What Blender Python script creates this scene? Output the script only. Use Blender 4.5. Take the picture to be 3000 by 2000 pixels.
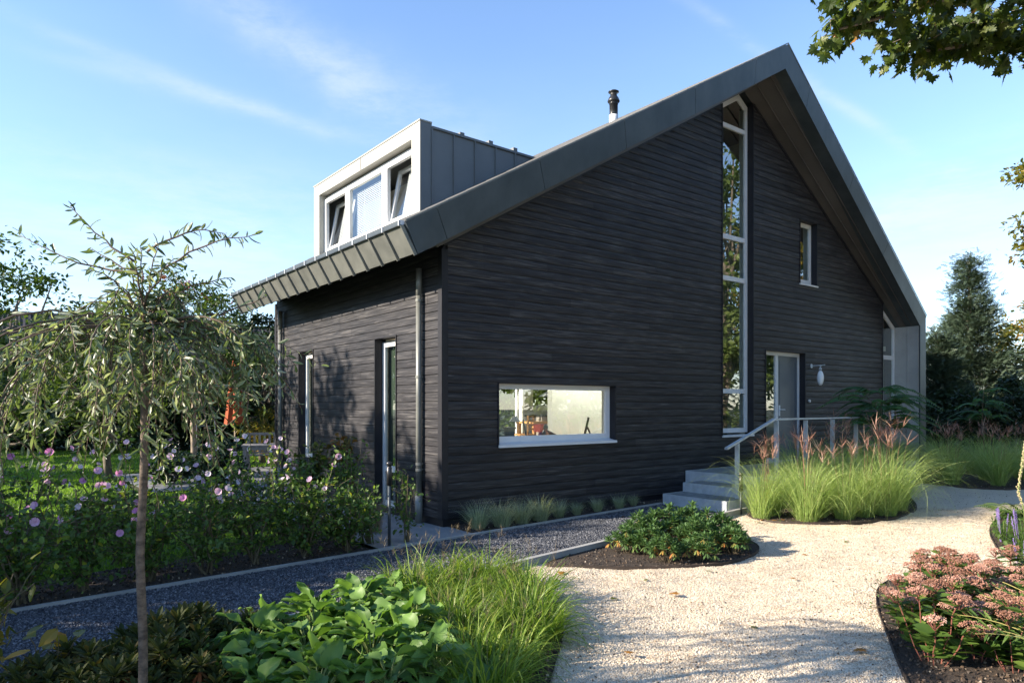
import bpy, math, random
import numpy as np
from math import radians as R, sin, cos, tan, pi

for o in list(bpy.data.objects): bpy.data.objects.remove(o)
S = bpy.context.scene
COL = S.collection
# ------------------------------------------------------------------ camera
cam = bpy.data.cameras.new("camera"); camo = bpy.data.objects.new("camera", cam); COL.objects.link(camo)
S.camera = camo
camo.location = (0, 0, 1.6); camo.rotation_euler = (R(90), 0, 0)
cam.sensor_width = 36; cam.lens = 36 * 2042.2 / 3000; cam.shift_x = 0; cam.shift_y = (1189.5 - 1000) / 3000
cam.clip_start = 0.05; cam.clip_end = 1500
# ------------------------------------------------------------------ light
SUN_EL = R(24.0); SUN_AZ = R(17.3)      # direction in which the light travels, measured from +X
sd = bpy.data.lights.new("sun", 'SUN'); sd.energy = 5.0; sd.angle = R(0.53); sd.color = (1.0, 0.88, 0.72)
so = bpy.data.objects.new("sun", sd); COL.objects.link(so)
so.rotation_euler = (0, R(90) - SUN_EL, SUN_AZ + pi)
S.view_settings.view_transform = 'Standard'; S.view_settings.look = 'None'
S.view_settings.exposure = 1.42; S.view_settings.gamma = 1
S.view_settings.use_curve_mapping = False
W = bpy.data.worlds.new("World"); S.world = W; W.use_nodes = True
def sky():
    nt = W.node_tree; N = nt.nodes; Lk = nt.links; N.clear()
    out = N.new('ShaderNodeOutputWorld'); bg = N.new('ShaderNodeBackground'); Lk.new(bg.outputs[0], out.inputs[0])
    bg.inputs[1].default_value = 0.14
    sk = N.new('ShaderNodeTexSky'); sk.sky_type = 'NISHITA'; sk.sun_disc = False
    sk.sun_elevation = SUN_EL; sk.sun_rotation = R(90) + (pi - SUN_AZ) + pi + 0.0
    sk.sun_rotation = math.atan2(-cos(SUN_AZ), -sin(SUN_AZ))
    sk.air_density = 1.0; sk.dust_density = 0.1; sk.ozone_density = 2.2; sk.altitude = 0
    tc = N.new('ShaderNodeTexCoord')
    def vm(op, a, b=None):
        n = N.new('ShaderNodeVectorMath'); n.operation = op
        for i, x in enumerate((a, b)):
            if x is None: continue
            if isinstance(x, (tuple, list)): n.inputs[i].default_value = x
            else: Lk.new(x, n.inputs[i])
        return n.outputs['Value'] if op == 'DOT_PRODUCT' else n.outputs[0]
    def mt(op, a, b=0.0, c=None, clamp=False):
        n = N.new('ShaderNodeMath'); n.operation = op; n.use_clamp = clamp
        for i, x in enumerate((a, b, c)):
            if x is None: continue
            if isinstance(x, (int, float)): n.inputs[i].default_value = x
            else: Lk.new(x, n.inputs[i])
        return n.outputs[0]
    def noise(vec, scale, detail=6, rough=.6):
        n = N.new('ShaderNodeTexNoise'); n.inputs['Scale'].default_value = scale
        n.inputs['Detail'].default_value = detail; n.inputs['Roughness'].default_value = rough
        Lk.new(vec, n.inputs['Vector']); return n.outputs['Fac']
    def rng(x, a, b, c=0., d=1.):
        n = N.new('ShaderNodeMapRange'); n.interpolation_type = 'SMOOTHSTEP'
        n.inputs[1].default_value = a; n.inputs[2].default_value = b; n.inputs[3].default_value = c; n.inputs[4].default_value = d
        Lk.new(x, n.inputs[0]); return n.outputs[0]
    D = tc.outputs['Generated']
    sx = N.new('ShaderNodeSeparateXYZ'); Lk.new(D, sx.inputs[0])
    # project direction onto a high flat layer, so cirrus recede towards the horizon
    zz = mt('MAXIMUM', sx.outputs[2], 0.06)
    px = mt('DIVIDE', sx.outputs[0], zz); py = mt('DIVIDE', sx.outputs[1], zz)
    cb = N.new('ShaderNodeCombineXYZ'); Lk.new(px, cb.inputs[0]); Lk.new(py, cb.inputs[1])
    def dirof(x, y):
        v = np.array([(x - 1500) / 2042.2, 1, (1189.5 - y) / 2042.2]); return v / np.linalg.norm(v)
    warp = noise(D, 5.0, 5, .6)
    fine = noise(cb.outputs[0], 1.3, 8, .7)
    tot = None
    # long cirrus bands and old vapour trails, each a great circle of the sky: (point, point, width, strength)
    for a, b, w, s, wp in [((0, 38), (702, 303), .009, .34, .03), ((290, 200), (1130, 420), .010, .38, .03),
                       ((700, 30), (1275, 330), .040, .62, .10), ((640, 0), (1150, 330), .02, .35, .10),
                       ((2015, 15), (2700, 455), .008, .42, .02), ((0, 620), (900, 640), .04, .40, .12),
                       ((0, 790), (930, 760), .05, .40, .12), ((2550, 640), (3000, 440), .040, .95, .08),
                       ((2600, 735), (3000, 690), .06, 1.0, .10), ((0, 440), (800, 520), .03, .30, .12)]:
        n = np.cross(dirof(*a), dirof(*b)); n /= np.linalg.norm(n)
        d = vm('DOT_PRODUCT', D, tuple(n))
        d = mt('ADD', d, mt('MULTIPLY', mt('SUBTRACT', warp, .5), wp))
        g = mt('DIVIDE', d, w); g = mt('MULTIPLY', g, g); g = mt('EXPONENT', mt('MULTIPLY', g, -1.0))
        along = (dirof(*a) + dirof(*b)) / 2; along /= np.linalg.norm(along)
        hx = vm('DOT_PRODUCT', D, tuple(along))
        lim = math.cos(math.acos(np.clip(np.dot(dirof(*a), dirof(*b)), -1, 1)) * .62)
        m = rng(hx, lim - .03, lim + .05)
        g = mt('MULTIPLY', mt('MULTIPLY', g, m), mt('MULTIPLY', rng(fine, .32, .66), s))
        tot = g if tot is None else mt('ADD', tot, g)
    # thin veil growing to the horizon
    veil = mt('MULTIPLY', rng(sx.outputs[2], .62, .0, 0., 1.0), rng(noise(cb.outputs[0], .55, 7, .65), .25, .75, .25, .62))
    tot = mt('ADD', tot, mt('MULTIPLY', veil, .55))
    low = rng(sx.outputs[2], .14, -.02, 0., .25)
    tot = mt('ADD', tot, low, clamp=True)
    mx = N.new('ShaderNodeMix'); mx.data_type = 'RGBA'; Lk.new(tot, mx.inputs['Factor'])
    gain = N.new('ShaderNodeMix'); gain.data_type = 'RGBA'; gain.blend_type = 'MULTIPLY'; gain.inputs['Factor'].default_value = 1
    Lk.new(sk.outputs[0], gain.inputs[6]); gain.inputs[7].default_value = (.80, .86, .95, 1)
    Lk.new(gain.outputs[2], mx.inputs[6]); mx.inputs[7].default_value = (2.6, 2.85, 3.15, 1)
    Lk.new(mx.outputs[2], bg.inputs[0])
sky()

# ------------------------------------------------------------------ helpers
rs = np.random.RandomState(7)
C0 = np.array([-0.914, 9.15]); TH = R(52.168)
GV = np.array([sin(TH), cos(TH)]); LV = np.array([-cos(TH), sin(TH)])
HROT = pi / 2 - TH
def W2(u, w):
    p = C0 + u * GV + w * LV; return float(p[0]), float(p[1])
def toW(pts): return [W2(*p) for p in pts]

class MB:
    def __init__(s): s.v = []; s.f = {}; s.t = []; s.n = 0
    def add(s, v, f, tint=0.5):
        v = np.asarray(v, float).reshape(-1, 3); f = np.asarray(f, int)
        if len(f) == 0: return s
        s.f.setdefault(f.shape[1], []).append(f + s.n); s.v.append(v)
        s.t.append(np.full(len(v), tint) if np.isscalar(tint) else np.asarray(tint)); s.n += len(v); return s
    def ngon(s, v, tint=.5):
        v = np.asarray(v, float); return s.add(v, [list(range(len(v)))], tint)
    def inst(s, tv, tf, M, T, tint):
        n = len(T); V = np.einsum('nij,kj->nki', M, tv) + T[:, None, :]; k = len(tv)
        off = (np.arange(n) * k)[:, None, None]
        for q in tf:
            F = (np.asarray(q)[None] + off).reshape(-1, np.asarray(q).shape[1]); s.f.setdefault(F.shape[1], []).append(F + s.n)
        s.v.append(V.reshape(-1, 3)); s.t.append(np.repeat(tint, k)); s.n += n * k; return s
    def box(s, a, b, tint=.5):
        x0, y0, z0 = a; x1, y1, z1 = b
        x0, x1 = min(x0, x1), max(x0, x1); y0, y1 = min(y0, y1), max(y0, y1); z0, z1 = min(z0, z1), max(z0, z1)
        v = [(x0,y0,z0),(x1,y0,z0),(x1,y1,z0),(x0,y1,z0),(x0,y0,z1),(x1,y0,z1),(x1,y1,z1),(x0,y1,z1)]
        return s.add(v, [(0,3,2,1),(4,5,6,7),(0,1,5,4),(1,2,6,5),(2,3,7,6),(3,0,4,7)], tint)
    def hexa(s, v, tint=.5):
        return s.add(v, [(0,3,2,1),(4,5,6,7),(0,1,5,4),(1,2,6,5),(2,3,7,6),(3,0,4,7)], tint)
    def bar(s, p, q, w, h, up=(0,0,1), tint=.5):
        p = np.array(p, float); q = np.array(q, float); d = q - p; d /= np.linalg.norm(d)
        up = np.array(up, float); sdv = np.cross(d, up); sdv /= np.linalg.norm(sdv); u2 = np.cross(sdv, d)
        a, b = sdv * w / 2, u2 * h / 2
        return s.hexa([p-a-b, p+a-b, q+a-b, q-a-b, p-a+b, p+a+b, q+a+b, q-a+b], tint)
    def tube(s, P, r, k=8, tint=.5, cap=True):
        P = np.array(P, float); n = len(P); r = np.full(n, r) if np.isscalar(r) else np.array(r, float)
        T = np.gradient(P, axis=0); T /= np.linalg.norm(T, axis=1)[:, None] + 1e-9
        ref = np.array([0, 0, 1.]) if abs(T[0][2]) < .9 else np.array([1., 0, 0])
        rings = []; x = np.cross(T[0], ref); x /= np.linalg.norm(x)
        for i in range(n):
            x = x - T[i] * np.dot(x, T[i]); x /= np.linalg.norm(x) + 1e-9; y = np.cross(T[i], x)
            a = np.arange(k) * 2 * pi / k
            rings.append(P[i] + r[i] * (np.cos(a)[:, None] * x + np.sin(a)[:, None] * y))
        V = np.vstack(rings); F = []
        for i in range(n - 1):
            for j in range(k):
                F.append((i*k+j, i*k+(j+1)%k, (i+1)*k+(j+1)%k, (i+1)*k+j))
        b = s.n; s.add(V, F, tint)
        if cap and k > 3:
            s.f.setdefault(k, []).append(np.array([list(range(k))[::-1], [(n-1)*k+j for j in range(k)]]) + b)
        return s
    def lathe(s, prof, c=(0,0,0), k=24, tint=.5):
        V = []; F = []
        a = np.arange(k) * 2 * pi / k
        for r, z in prof: V += [(c[0]+r*cos(t), c[1]+r*sin(t), c[2]+z) for t in a]
        for i in range(len(prof)-1):
            for j in range(k): F.append((i*k+j, i*k+(j+1)%k, (i+1)*k+(j+1)%k, (i+1)*k+j))
        return s.add(V, F, tint)
    def build(s, name, mat, parent=None, smooth=False, **props):
        me = bpy.data.meshes.new(name); V = np.vstack(s.v) if s.v else np.zeros((0,3))
        me.vertices.add(len(V)); me.vertices.foreach_set('co', V.ravel())
        idx = []; st = []; tot = []; c = 0
        for k, L in s.f.items():
            F = np.vstack(L); idx.append(F.ravel()); st.append(c + np.arange(len(F)) * k); tot.append(np.full(len(F), k)); c += F.size
        idx = np.concatenate(idx); st = np.concatenate(st); tot = np.concatenate(tot)
        me.loops.add(len(idx)); me.loops.foreach_set('vertex_index', idx.astype(np.int32))
        me.polygons.add(len(st)); me.polygons.foreach_set('loop_start', st.astype(np.int32)); me.polygons.foreach_set('loop_total', tot.astype(np.int32))
        me.polygons.foreach_set('use_smooth', np.full(len(st), bool(smooth)))
        me.update(calc_edges=True)
        at = me.attributes.new('tint', 'FLOAT', 'POINT'); at.data.foreach_set('value', np.concatenate(s.t).astype(np.float32))
        if mat: me.materials.append(mat)
        o = bpy.data.objects.new(name, me); COL.objects.link(o)
        if parent: o.parent = parent
        for k_, v_ in props.items(): o[k_] = v_
        return o

def thing(name, label, cat, loc=(0,0,0), rz=0, group=None):
    o = bpy.data.objects.new(name, None); COL.objects.link(o); o.location = loc; o.rotation_euler = (0,0,rz)
    o.empty_display_size = .1
    o['label'] = label; o['category'] = cat; o['kind'] = 'thing'
    if group: o['group'] = group
    return o
def htag(o, label, cat, group=None):
    o['label'] = label; o['category'] = cat; o['kind'] = 'thing'
    if group: o['group'] = group
    return o
def dup(root, loc, rz=0, sc=1.0, label=None, group=None):
    r = root.copy(); COL.objects.link(r); r.location = loc; r.rotation_euler = (0,0,rz); r.scale = (sc,)*3
    if label: r['label'] = label
    if group: r['group'] = group
    for ch in list(root.children):
        c = ch.copy(); COL.objects.link(c); c.parent = r
        for g in list(ch.children):
            d = g.copy(); COL.objects.link(d); d.parent = c
    return r
ORD = ['first','second','third','fourth','fifth','sixth','seventh','eighth','ninth','tenth','eleventh','twelfth','thirteenth','fourteenth','fifteenth','sixteenth','seventeenth','eighteenth','nineteenth','twentieth','twenty-first','twenty-second','twenty-third','twenty-fourth']

# ------------------------------------------------------------------ materials
def nmat(name):
    m = bpy.data.materials.new(name); m.use_nodes = True; nt = m.node_tree
    b = nt.nodes['Principled BSDF']; return m, nt, b
def ramp(nt, src, stops):
    r = nt.nodes.new('ShaderNodeValToRGB'); e = r.color_ramp.elements
    while len(e) > 1: e.remove(e[-1])
    for i, (p, c) in enumerate(stops):
        x = e[0] if i == 0 else e.new(p); x.position = p; x.color = (*c, 1)
    nt.links.new(src, r.inputs[0]); return r.outputs[0]
def coord(nt, scale=(1,1,1), kind='Object'):
    tc = nt.nodes.new('ShaderNodeTexCoord'); mp = nt.nodes.new('ShaderNodeMapping'); mp.inputs['Scale'].default_value = scale
    nt.links.new(tc.outputs[kind], mp.inputs[0]); return mp.outputs[0]
def noise(nt, vec, scale, detail=4, rough=.5, dist=0):
    n = nt.nodes.new('ShaderNodeTexNoise'); n.inputs['Scale'].default_value = scale; n.inputs['Detail'].default_value = detail
    n.inputs['Roughness'].default_value = rough; n.inputs['Distortion'].default_value = dist
    nt.links.new(vec, n.inputs['Vector']); return n.outputs['Fac']
def bump(nt, b, h, strength=.3, dist=.01):
    n = nt.nodes.new('ShaderNodeBump'); n.inputs['Strength'].default_value = strength; n.inputs['Distance'].default_value = dist
    nt.links.new(h, n.inputs['Height']); nt.links.new(n.outputs[0], b.inputs['Normal'])
def math2(nt, op, a, b):
    n = nt.nodes.new('ShaderNodeMath'); n.operation = op
    for i, x in enumerate((a, b)):
        if isinstance(x, (int, float)): n.inputs[i].default_value = x
        else: nt.links.new(x, n.inputs[i])
    return n.outputs[0]
def surf(name, c0, c1, scale=(1,1,1), ns=8, rough=.6, metal=0, bstr=.2, bdist=.005, bns=None, spec=.5, detail=5, lo=.3, hi=.7):
    m, nt, b = nmat(name); v = coord(nt, scale); f = noise(nt, v, ns, detail, .6)
    nt.links.new(ramp(nt, f, [(lo, c0), (hi, c1)]), b.inputs['Base Color'])
    b.inputs['Roughness'].default_value = rough; b.inputs['Metallic'].default_value = metal; b.inputs['Specular IOR Level'].default_value = spec
    if bstr: bump(nt, b, noise(nt, v, bns or ns * 3, 5, .6), bstr, bdist)
    return m
def tint(nt):
    a = nt.nodes.new('ShaderNodeAttribute'); a.attribute_name = 'tint'; return a.outputs['Fac']
def leafmat(name, stops, rough=.45, trans=.35, spec=.35, tcol=None):
    m, nt, b = nmat(name); col = ramp(nt, tint(nt), stops)
    nt.links.new(col, b.inputs['Base Color']); b.inputs['Roughness'].default_value = rough; b.inputs['Specular IOR Level'].default_value = spec
    t = nt.nodes.new('ShaderNodeBsdfTranslucent')
    mm = nt.nodes.new('ShaderNodeMix'); mm.data_type = 'RGBA'; mm.blend_type = 'MULTIPLY'; mm.inputs['Factor'].default_value = 1
    nt.links.new(col, mm.inputs[6]); mm.inputs[7].default_value = (*(tcol or (1.5, 1.6, .7)), 1)
    nt.links.new(mm.outputs[2], t.inputs[0])
    mx = nt.nodes.new('ShaderNodeMixShader'); mx.inputs[0].default_value = trans
    nt.links.new(b.outputs[0], mx.inputs[1]); nt.links.new(t.outputs[0], mx.inputs[2])
    nt.links.new(mx.outputs[0], nt.nodes['Material Output'].inputs[0]); return m
def glass(name, tintc=(.86,.9,.88), f0=.13, r=0.0):
    m, nt, b = nmat(name); nt.nodes.remove(b)
    t = nt.nodes.new('ShaderNodeBsdfTransparent'); t.inputs[0].default_value = (*tintc, 1)
    g = nt.nodes.new('ShaderNodeBsdfGlossy'); g.inputs['Roughness'].default_value = r; g.inputs[0].default_value = (1,1,1,1)
    ge = nt.nodes.new('ShaderNodeNewGeometry'); d = nt.nodes.new('ShaderNodeVectorMath'); d.operation = 'DOT_PRODUCT'
    nt.links.new(ge.outputs['Incoming'], d.inputs[0]); nt.links.new(ge.outputs['Normal'], d.inputs[1])
    c = math2(nt, 'SUBTRACT', 1.0, math2(nt, 'ABSOLUTE', d.outputs['Value'], 0)); p = math2(nt, 'POWER', c, 5.0)
    f = math2(nt, 'ADD', math2(nt, 'MULTIPLY', p, 1-f0), f0)
    mx = nt.nodes.new('ShaderNodeMixShader'); nt.links.new(f, mx.inputs[0])
    nt.links.new(t.outputs[0], mx.inputs[1]); nt.links.new(g.outputs[0], mx.inputs[2])
    nt.links.new(mx.outputs[0], nt.nodes['Material Output'].inputs[0]); return m

def clad_material():
    m, nt, b = nmat('black_stained_boards')
    v = coord(nt, (1.0, 1.0, 22)); g = noise(nt, v, 2.0, 7, .62, .5)
    v2 = coord(nt, (1,1,1)); k = noise(nt, v2, 1.1, 3, .5)
    # grain, plus each board's own shade
    t = tint(nt); a = math2(nt, 'ADD', math2(nt, 'MULTIPLY', g, .95), math2(nt, 'MULTIPLY', t, .10))
    nt.links.new(ramp(nt, a, [(.34, (.008,.008,.011)), (.46, (.017,.0165,.020)), (.59, (.036,.0345,.038)), (.75, (.10,.095,.094))]), b.inputs['Base Color'])
    nt.links.new(math2(nt, 'ADD', math2(nt, 'MULTIPLY', k, .25), .42), b.inputs['Roughness'])
    b.inputs['Specular IOR Level'].default_value = .28
    bump(nt, b, g, .25, .003); return m
M_clad = clad_material()
M_trim = surf('dark_trim', (.012,.012,.016), (.020,.020,.025), ns=6, rough=.5, bstr=.05, spec=.3)
M_zincd = surf('dark_zinc', (.040,.052,.060), (.074,.088,.096), scale=(1,1,.6), ns=2.6, rough=.45, metal=.2, bstr=.10, bns=2, bdist=.02, spec=.4, detail=8)
M_zincl = surf('grey_zinc', (.13,.135,.125), (.21,.215,.195), ns=3.5, rough=.45, metal=.2, bstr=.12, bns=3, bdist=.02, detail=8)
M_soffit = surf('brown_zinc', (.085,.078,.072), (.13,.12,.11), ns=1.2, rough=.45, metal=.3, bstr=.03)
M_casing = surf('pale_casing', (.33,.325,.29), (.39,.385,.34), ns=1.5, rough=.45, bstr=.03)
M_alu = surf('aluminium_frame', (.60,.62,.66), (.66,.68,.71), ns=3, rough=.38, bstr=0)
M_white = surf('white_frame', (.60,.60,.59), (.66,.66,.65), ns=3, rough=.4, bstr=0)
M_tile = surf('roof_tiles', (.035,.037,.04), (.06,.062,.066), ns=5, rough=.6, bstr=.2)
M_conc = surf('concrete', (.26,.26,.25), (.36,.355,.34), ns=3.5, rough=.8, bstr=.3, bdist=.002, bns=60)
M_galv = surf('galvanised_steel', (.40,.44,.48), (.58,.62,.66), ns=9, rough=.45, metal=.15, bstr=.06)
M_gratebar = surf('steel_grating', (.20,.22,.24), (.34,.37,.40), ns=9, rough=.5, metal=.15, bstr=0)
M_black = surf('black_plastic', (.015,.015,.016), (.02,.02,.022), ns=4, rough=.35, bstr=0)
M_inner = surf('interior_plaster', (.62,.63,.58), (.68,.69,.64), ns=2, rough=.9, bstr=0)
M_floor = surf('oak_floor', (.30,.20,.12), (.42,.29,.18), scale=(1,8,1), ns=4, rough=.5, bstr=0)
M_glass = glass('window_glass', (.84,.90,.86), .27)
M_glassd = glass('dormer_glass', (.90,.94,.95), .16)
M_door = surf('slate_blue_paint', (.085,.105,.13), (.10,.12,.145), ns=3, rough=.35, bstr=0)
M_bark = surf('bark', (.10,.082,.065), (.24,.20,.15), scale=(1,1,.25), ns=26, rough=.85, bstr=.5, bdist=.003)
M_barkp = surf('smooth_bark', (.22,.17,.12), (.36,.29,.22), scale=(1,1,3.0), ns=14, rough=.75, bstr=.35, bdist=.002)
M_barkw = surf('young_bark', (.05,.036,.026), (.16,.12,.088), scale=(1,1,1.6), ns=22, rough=.85, bstr=.8, bdist=.004, detail=8, lo=.35, hi=.62)
M_twig = surf('twig_bark', (.07,.045,.03), (.15,.10,.07), ns=14, rough=.7, bstr=0)
M_stem = surf('plant_stem', (.07,.055,.03), (.14,.11,.06), ns=20, rough=.7, bstr=0)
M_stemg = surf('green_stem', (.12,.16,.04), (.22,.26,.08), ns=20, rough=.6, bstr=0)
M_wood = surf('weathered_teak', (.20,.18,.16), (.34,.31,.28), scale=(1,1,1), ns=12, rough=.75, bstr=.1)
M_soil = surf('bark_mulch_soil', (.016,.011,.008), (.075,.052,.036), ns=55, rough=.95, bstr=1.0, bdist=.02, bns=70, detail=8)
M_corten = surf('rusty_edging', (.025,.018,.014), (.055,.038,.028), ns=14, rough=.8, bstr=.2)
M_pave = surf('bluish_paving', (.17,.18,.19), (.23,.24,.245), ns=4, rough=.75, bstr=.2, bdist=.002, bns=40)

# ------------------------------------------------------------------ ground sheets
def inpoly(P, poly):
    x, y = P[:,0], P[:,1]; ins = np.zeros(len(P), bool); n = len(poly)
    for i in range(n):
        x1, y1 = poly[i]; x2, y2 = poly[(i+1) % n]
        c = ((y1 > y) != (y2 > y)) & (x < (x2-x1)*(y-y1)/((y2-y1) or 1e-9)+x1); ins ^= c
    return ins
def smoothpoly(pts, it=2, closed=True):
    p = np.array(pts, float)
    for _ in range(it):
        q = []
        n = len(p)
        for i in range(n if closed else n-1):
            a, b = p[i], p[(i+1) % n]; q += [a*.75+b*.25, a*.25+b*.75]
        if not closed: q = [p[0]] + q + [p[-1]]
        p = np.array(q)
    return p
def sheet(name, poly, z, mat, **kw):
    from mathutils.geometry import tessellate_polygon
    from mathutils import Vector
    t = tessellate_polygon([[Vector((x, y, 0)) for x, y in poly]])
    m = MB(); m.add([(x, y, z) for x, y in poly], [tuple(q) for q in t])
    o = m.build(name, mat, **kw); 
    # make sure it faces up
    me = o.data
    me.flip_normals() if me.polygons[0].normal.z < 0 else None
    return o
def hnoise(x, y):
    return (np.sin(x*3.1+1.3*np.sin(y*2.3))*np.sin(y*3.7+1.1*np.sin(x*2.9)) + .6*np.sin(x*7.3+y*5.1)*np.sin(y*8.1-x*3.3) + .5*np.sin(x*13.7-y*9.1)*np.sin(y*15.3+x*4.7))

def gravel_mat(name, stops, vs, bs):
    m, nt, b = nmat(name); v = coord(nt)
    vo = nt.nodes.new('ShaderNodeTexVoronoi'); vo.inputs['Scale'].default_value = vs; nt.links.new(v, vo.inputs['Vector'])
    sp = nt.nodes.new('ShaderNodeSeparateColor'); nt.links.new(vo.outputs['Color'], sp.inputs[0])
    big = noise(nt, v, 1.7, 3, .5)
    a = math2(nt, 'ADD', math2(nt, 'MULTIPLY', sp.outputs[0], .8), math2(nt, 'MULTIPLY', big, .3))
    nt.links.new(ramp(nt, a, stops), b.inputs['Base Color']); b.inputs['Roughness'].default_value = .8
    inv = math2(nt, 'SUBTRACT', 1.0, vo.outputs['Distance']); bump(nt, b, inv, bs, .01); return m
GR = [(.08, (.30,.22,.15)), (.22, (.47,.385,.275)), (.55, (.575,.485,.365)), (.85, (.64,.56,.445))]
DK = [(.12, (.020,.024,.034)), (.4, (.052,.056,.068)), (.75, (.094,.099,.115)), (1.0, (.20,.205,.22))]
M_grav = gravel_mat('cream_gravel', GR, 75, .9); M_dark = gravel_mat('slate_chippings', DK, 55, .9)
def stonemat(name, stops):
    m, nt, b = nmat(name); nt.links.new(ramp(nt, tint(nt), stops), b.inputs['Base Color']); b.inputs['Roughness'].default_value = .7; return m
M_gstone = stonemat('cream_stone', GR); M_dstone = stonemat('slate_stone', DK)
M_lawn = surf('lawn_base', (.030,.055,.010), (.06,.10,.018), ns=3, rough=.9, bstr=.5, bdist=.02, bns=90)
M_ground = surf('garden_ground', (.03,.04,.015), (.06,.07,.03), ns=1.5, rough=.95, bstr=.4, bdist=.02)

def big_ground():
    m = MB(); m.add([(-300,-300,-.04),(300,-300,-.04),(300,300,-.04),(-300,300,-.04)], [(0,1,2,3)])
    m.build('ground', M_ground, kind='structure')
big_ground()
LAWN = [(-50, 4.0), W2(-9,-1.3), W2(-1.6,-.55), W2(-1.42,6.35), W2(-2.4,6.4), W2(-2.4,11), W2(3.5,11), (-1, 30), (-50, 30)]
sheet('lawn', LAWN, -.012, M_lawn, kind='structure')
# cream gravel court: undulating grid
def gravel_court():
    xs = np.arange(-3.2, 22, .055); ys = np.concatenate([np.arange(-3, 9, .055), np.arange(9, 24, .2)])
    X, Y = np.meshgrid(xs, ys); Z = .011*hnoise(X, Y) + .002*hnoise(X*2.7+5, Y*2.7)
    V = np.stack([X, Y, Z], -1).reshape(-1, 3); nx = len(xs); ny = len(ys)
    i = np.arange(ny-1)[:,None]*nx+np.arange(nx-1)[None]; F = np.stack([i, i+1, i+nx+1, i+nx], -1).reshape(-1, 4)
    c = V[F].mean(1)[:, :2]
    lo = np.array([W2(-9,-3.78), W2(4.2,-1.66), W2(4.2,.0), W2(13.7,.0), W2(13.7,6), (30,24), (30,-4), (-9,-4)])
    F = F[inpoly(c, lo)]
    m = MB(); m.add(V, F); m.build('gravel_court', M_grav, smooth=True, kind='structure')
gravel_court()
DPATH = toW([(-9,-1.66), (3.97,-.355), (4.12,-1.66), (-9,-3.74)])
sheet('dark_gravel_path', DPATH, .012, M_dark, kind='structure')
SLAB = toW([(.07,-.02), (.07,-.74), (-1.3,-.86), (-1.38,6.4), (-2.3,6.4), (-2.3,10.6), (3.2,10.6), (3.2,6.4), (.0,6.4), (0,-.02)])
sheet('terrace', SLAB, .016, M_pave, kind='structure')
STRIP = toW([(.09,.04), (.09,-.72), (3.95,-.34), (4.9,-.3), (4.9,.04)])
sheet('wall_border_soil', STRIP, .02, M_soil, kind='structure')
BED_HEDGE = toW([(-1.4,-.92), (-9,-1.68), (-9,-.2), (-3,.15), (-1.42,.9), (-1.41,3.2), (-1.9,3.0), (-2.0,.6)])
BED_HEDGE = toW([(-1.42,-.88), (-9,-1.64), (-9,-.75), (-1.42,.25)])
sheet('hedge_border_soil', BED_HEDGE, .018, M_soil, kind='structure')
BED_RH = smoothpoly(toW([(-.5,-2.42), (-.18,-2.74), (.32,-3.2), (.9,-3.55), (1.55,-3.56), (2.2,-3.3), (2.5,-2.7), (2.4,-1.96), (1.2,-2.12)]), 2)
sheet('round_bed_soil', BED_RH, .022, M_soil, kind='structure')
BED_M = smoothpoly(toW([(4.15,-1.75), (3.78,-2.1), (3.84,-2.62), (4.47,-3.18), (5.3,-3.36), (6.3,-3.22), (7.0,-3.0), (8.3,-2.3), (9.8,-1.7), (11.6,-1.5), (13.6,-1.1), (13.6,-.02), (10.0,-.02), (9.9,-1.6), (5,-1.6)]), 2)
sheet('grass_bed_soil', BED_M, .023, M_soil, kind='structure')
BED_2 = smoothpoly([(9.2,16.2), (8.5,14.6), (8.75,13.5), (9.6,13.25), (13,13.6), (20,14.5), (20,24), (10,24)], 2)
sheet('far_bed_soil', BED_2, .021, M_soil, kind='structure')
BED_L = smoothpoly([(8.2,10.7), (7.1,10.05), (6.5,9.45), (5.95,8.7), (5.45,7.85), (5.15,7.3), (5.3,6.8), (6.5,6.6), (9,7.5), (11,10.5)], 2)
sheet('lilyturf_bed_soil', BED_L, .022, M_soil, kind='structure')
BED_S = smoothpoly([(3.55,6.45), (3.2,6.1), (3.0,5.75), (2.77,5.26), (2.55,4.7), (2.28,4.05), (2.05,3.3), (2.0,2.2), (6.5,2.2), (6.5,5.8), (4.6,6.35)], 2)
sheet('stonecrop_bed_soil', BED_S, .022, M_soil, kind='structure')
BED_F = smoothpoly([W2(-9,-3.86), W2(-4,-3.03), W2(-1.3,-2.60), (.0,6.55), (.22,6.2), (.36,5.5), (.38,4.9), (.25,4.2), (.1,3.2), (-.2,2.0), (-7,2.0)], 1)
sheet('front_bed_soil', BED_F, .02, M_soil, kind='structure')

def strip_edge(name, pts, h, t, z0, mat, label, cat):
    m = MB(); P = [np.array(p, float) for p in pts]
    for i, (a, b) in enumerate(zip(P[:-1], P[1:])):
        m.bar((*a, z0 + h/2), (*(b + (b-a)/np.linalg.norm(b-a)*t*.25), z0 + h/2), t, h + .0004*(i%2))
    return htag(m.build(name, mat), label, cat)
strip_edge('kerb', toW([(-9,-1.62),(-1.3,-.86),(.07,-.72),(3.95,-.34)]), .07, .05, -.03, M_conc, 'pale concrete kerb between dark gravel path and house', 'kerb')
strip_edge('kerb', toW([(-9,-3.78),(-1.2,-2.48),(1.2,-2.12),(4.3,-1.66)]), .11, .06, -.03, M_conc, 'pale concrete kerb on camera side of dark gravel path', 'kerb')
def edging(poly, i0, i1, label):
    n = len(poly); idx = list(range(i0, i1)); strip_edge('metal_edging', [poly[i % n] for i in idx], .062, .006, -.03, M_corten, label, 'edging')
edging(BED_RH, 0, 26, 'thin dark edging curving around small round bed')
edging(BED_M, 2, 42, 'thin dark edging along the bed of tall grasses')
edging(BED_L, 0, 26, 'thin dark edging of bed with purple flowers')
edging(BED_S, 0, 30, 'rusty edging curving around the pink flower bed')
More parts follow.
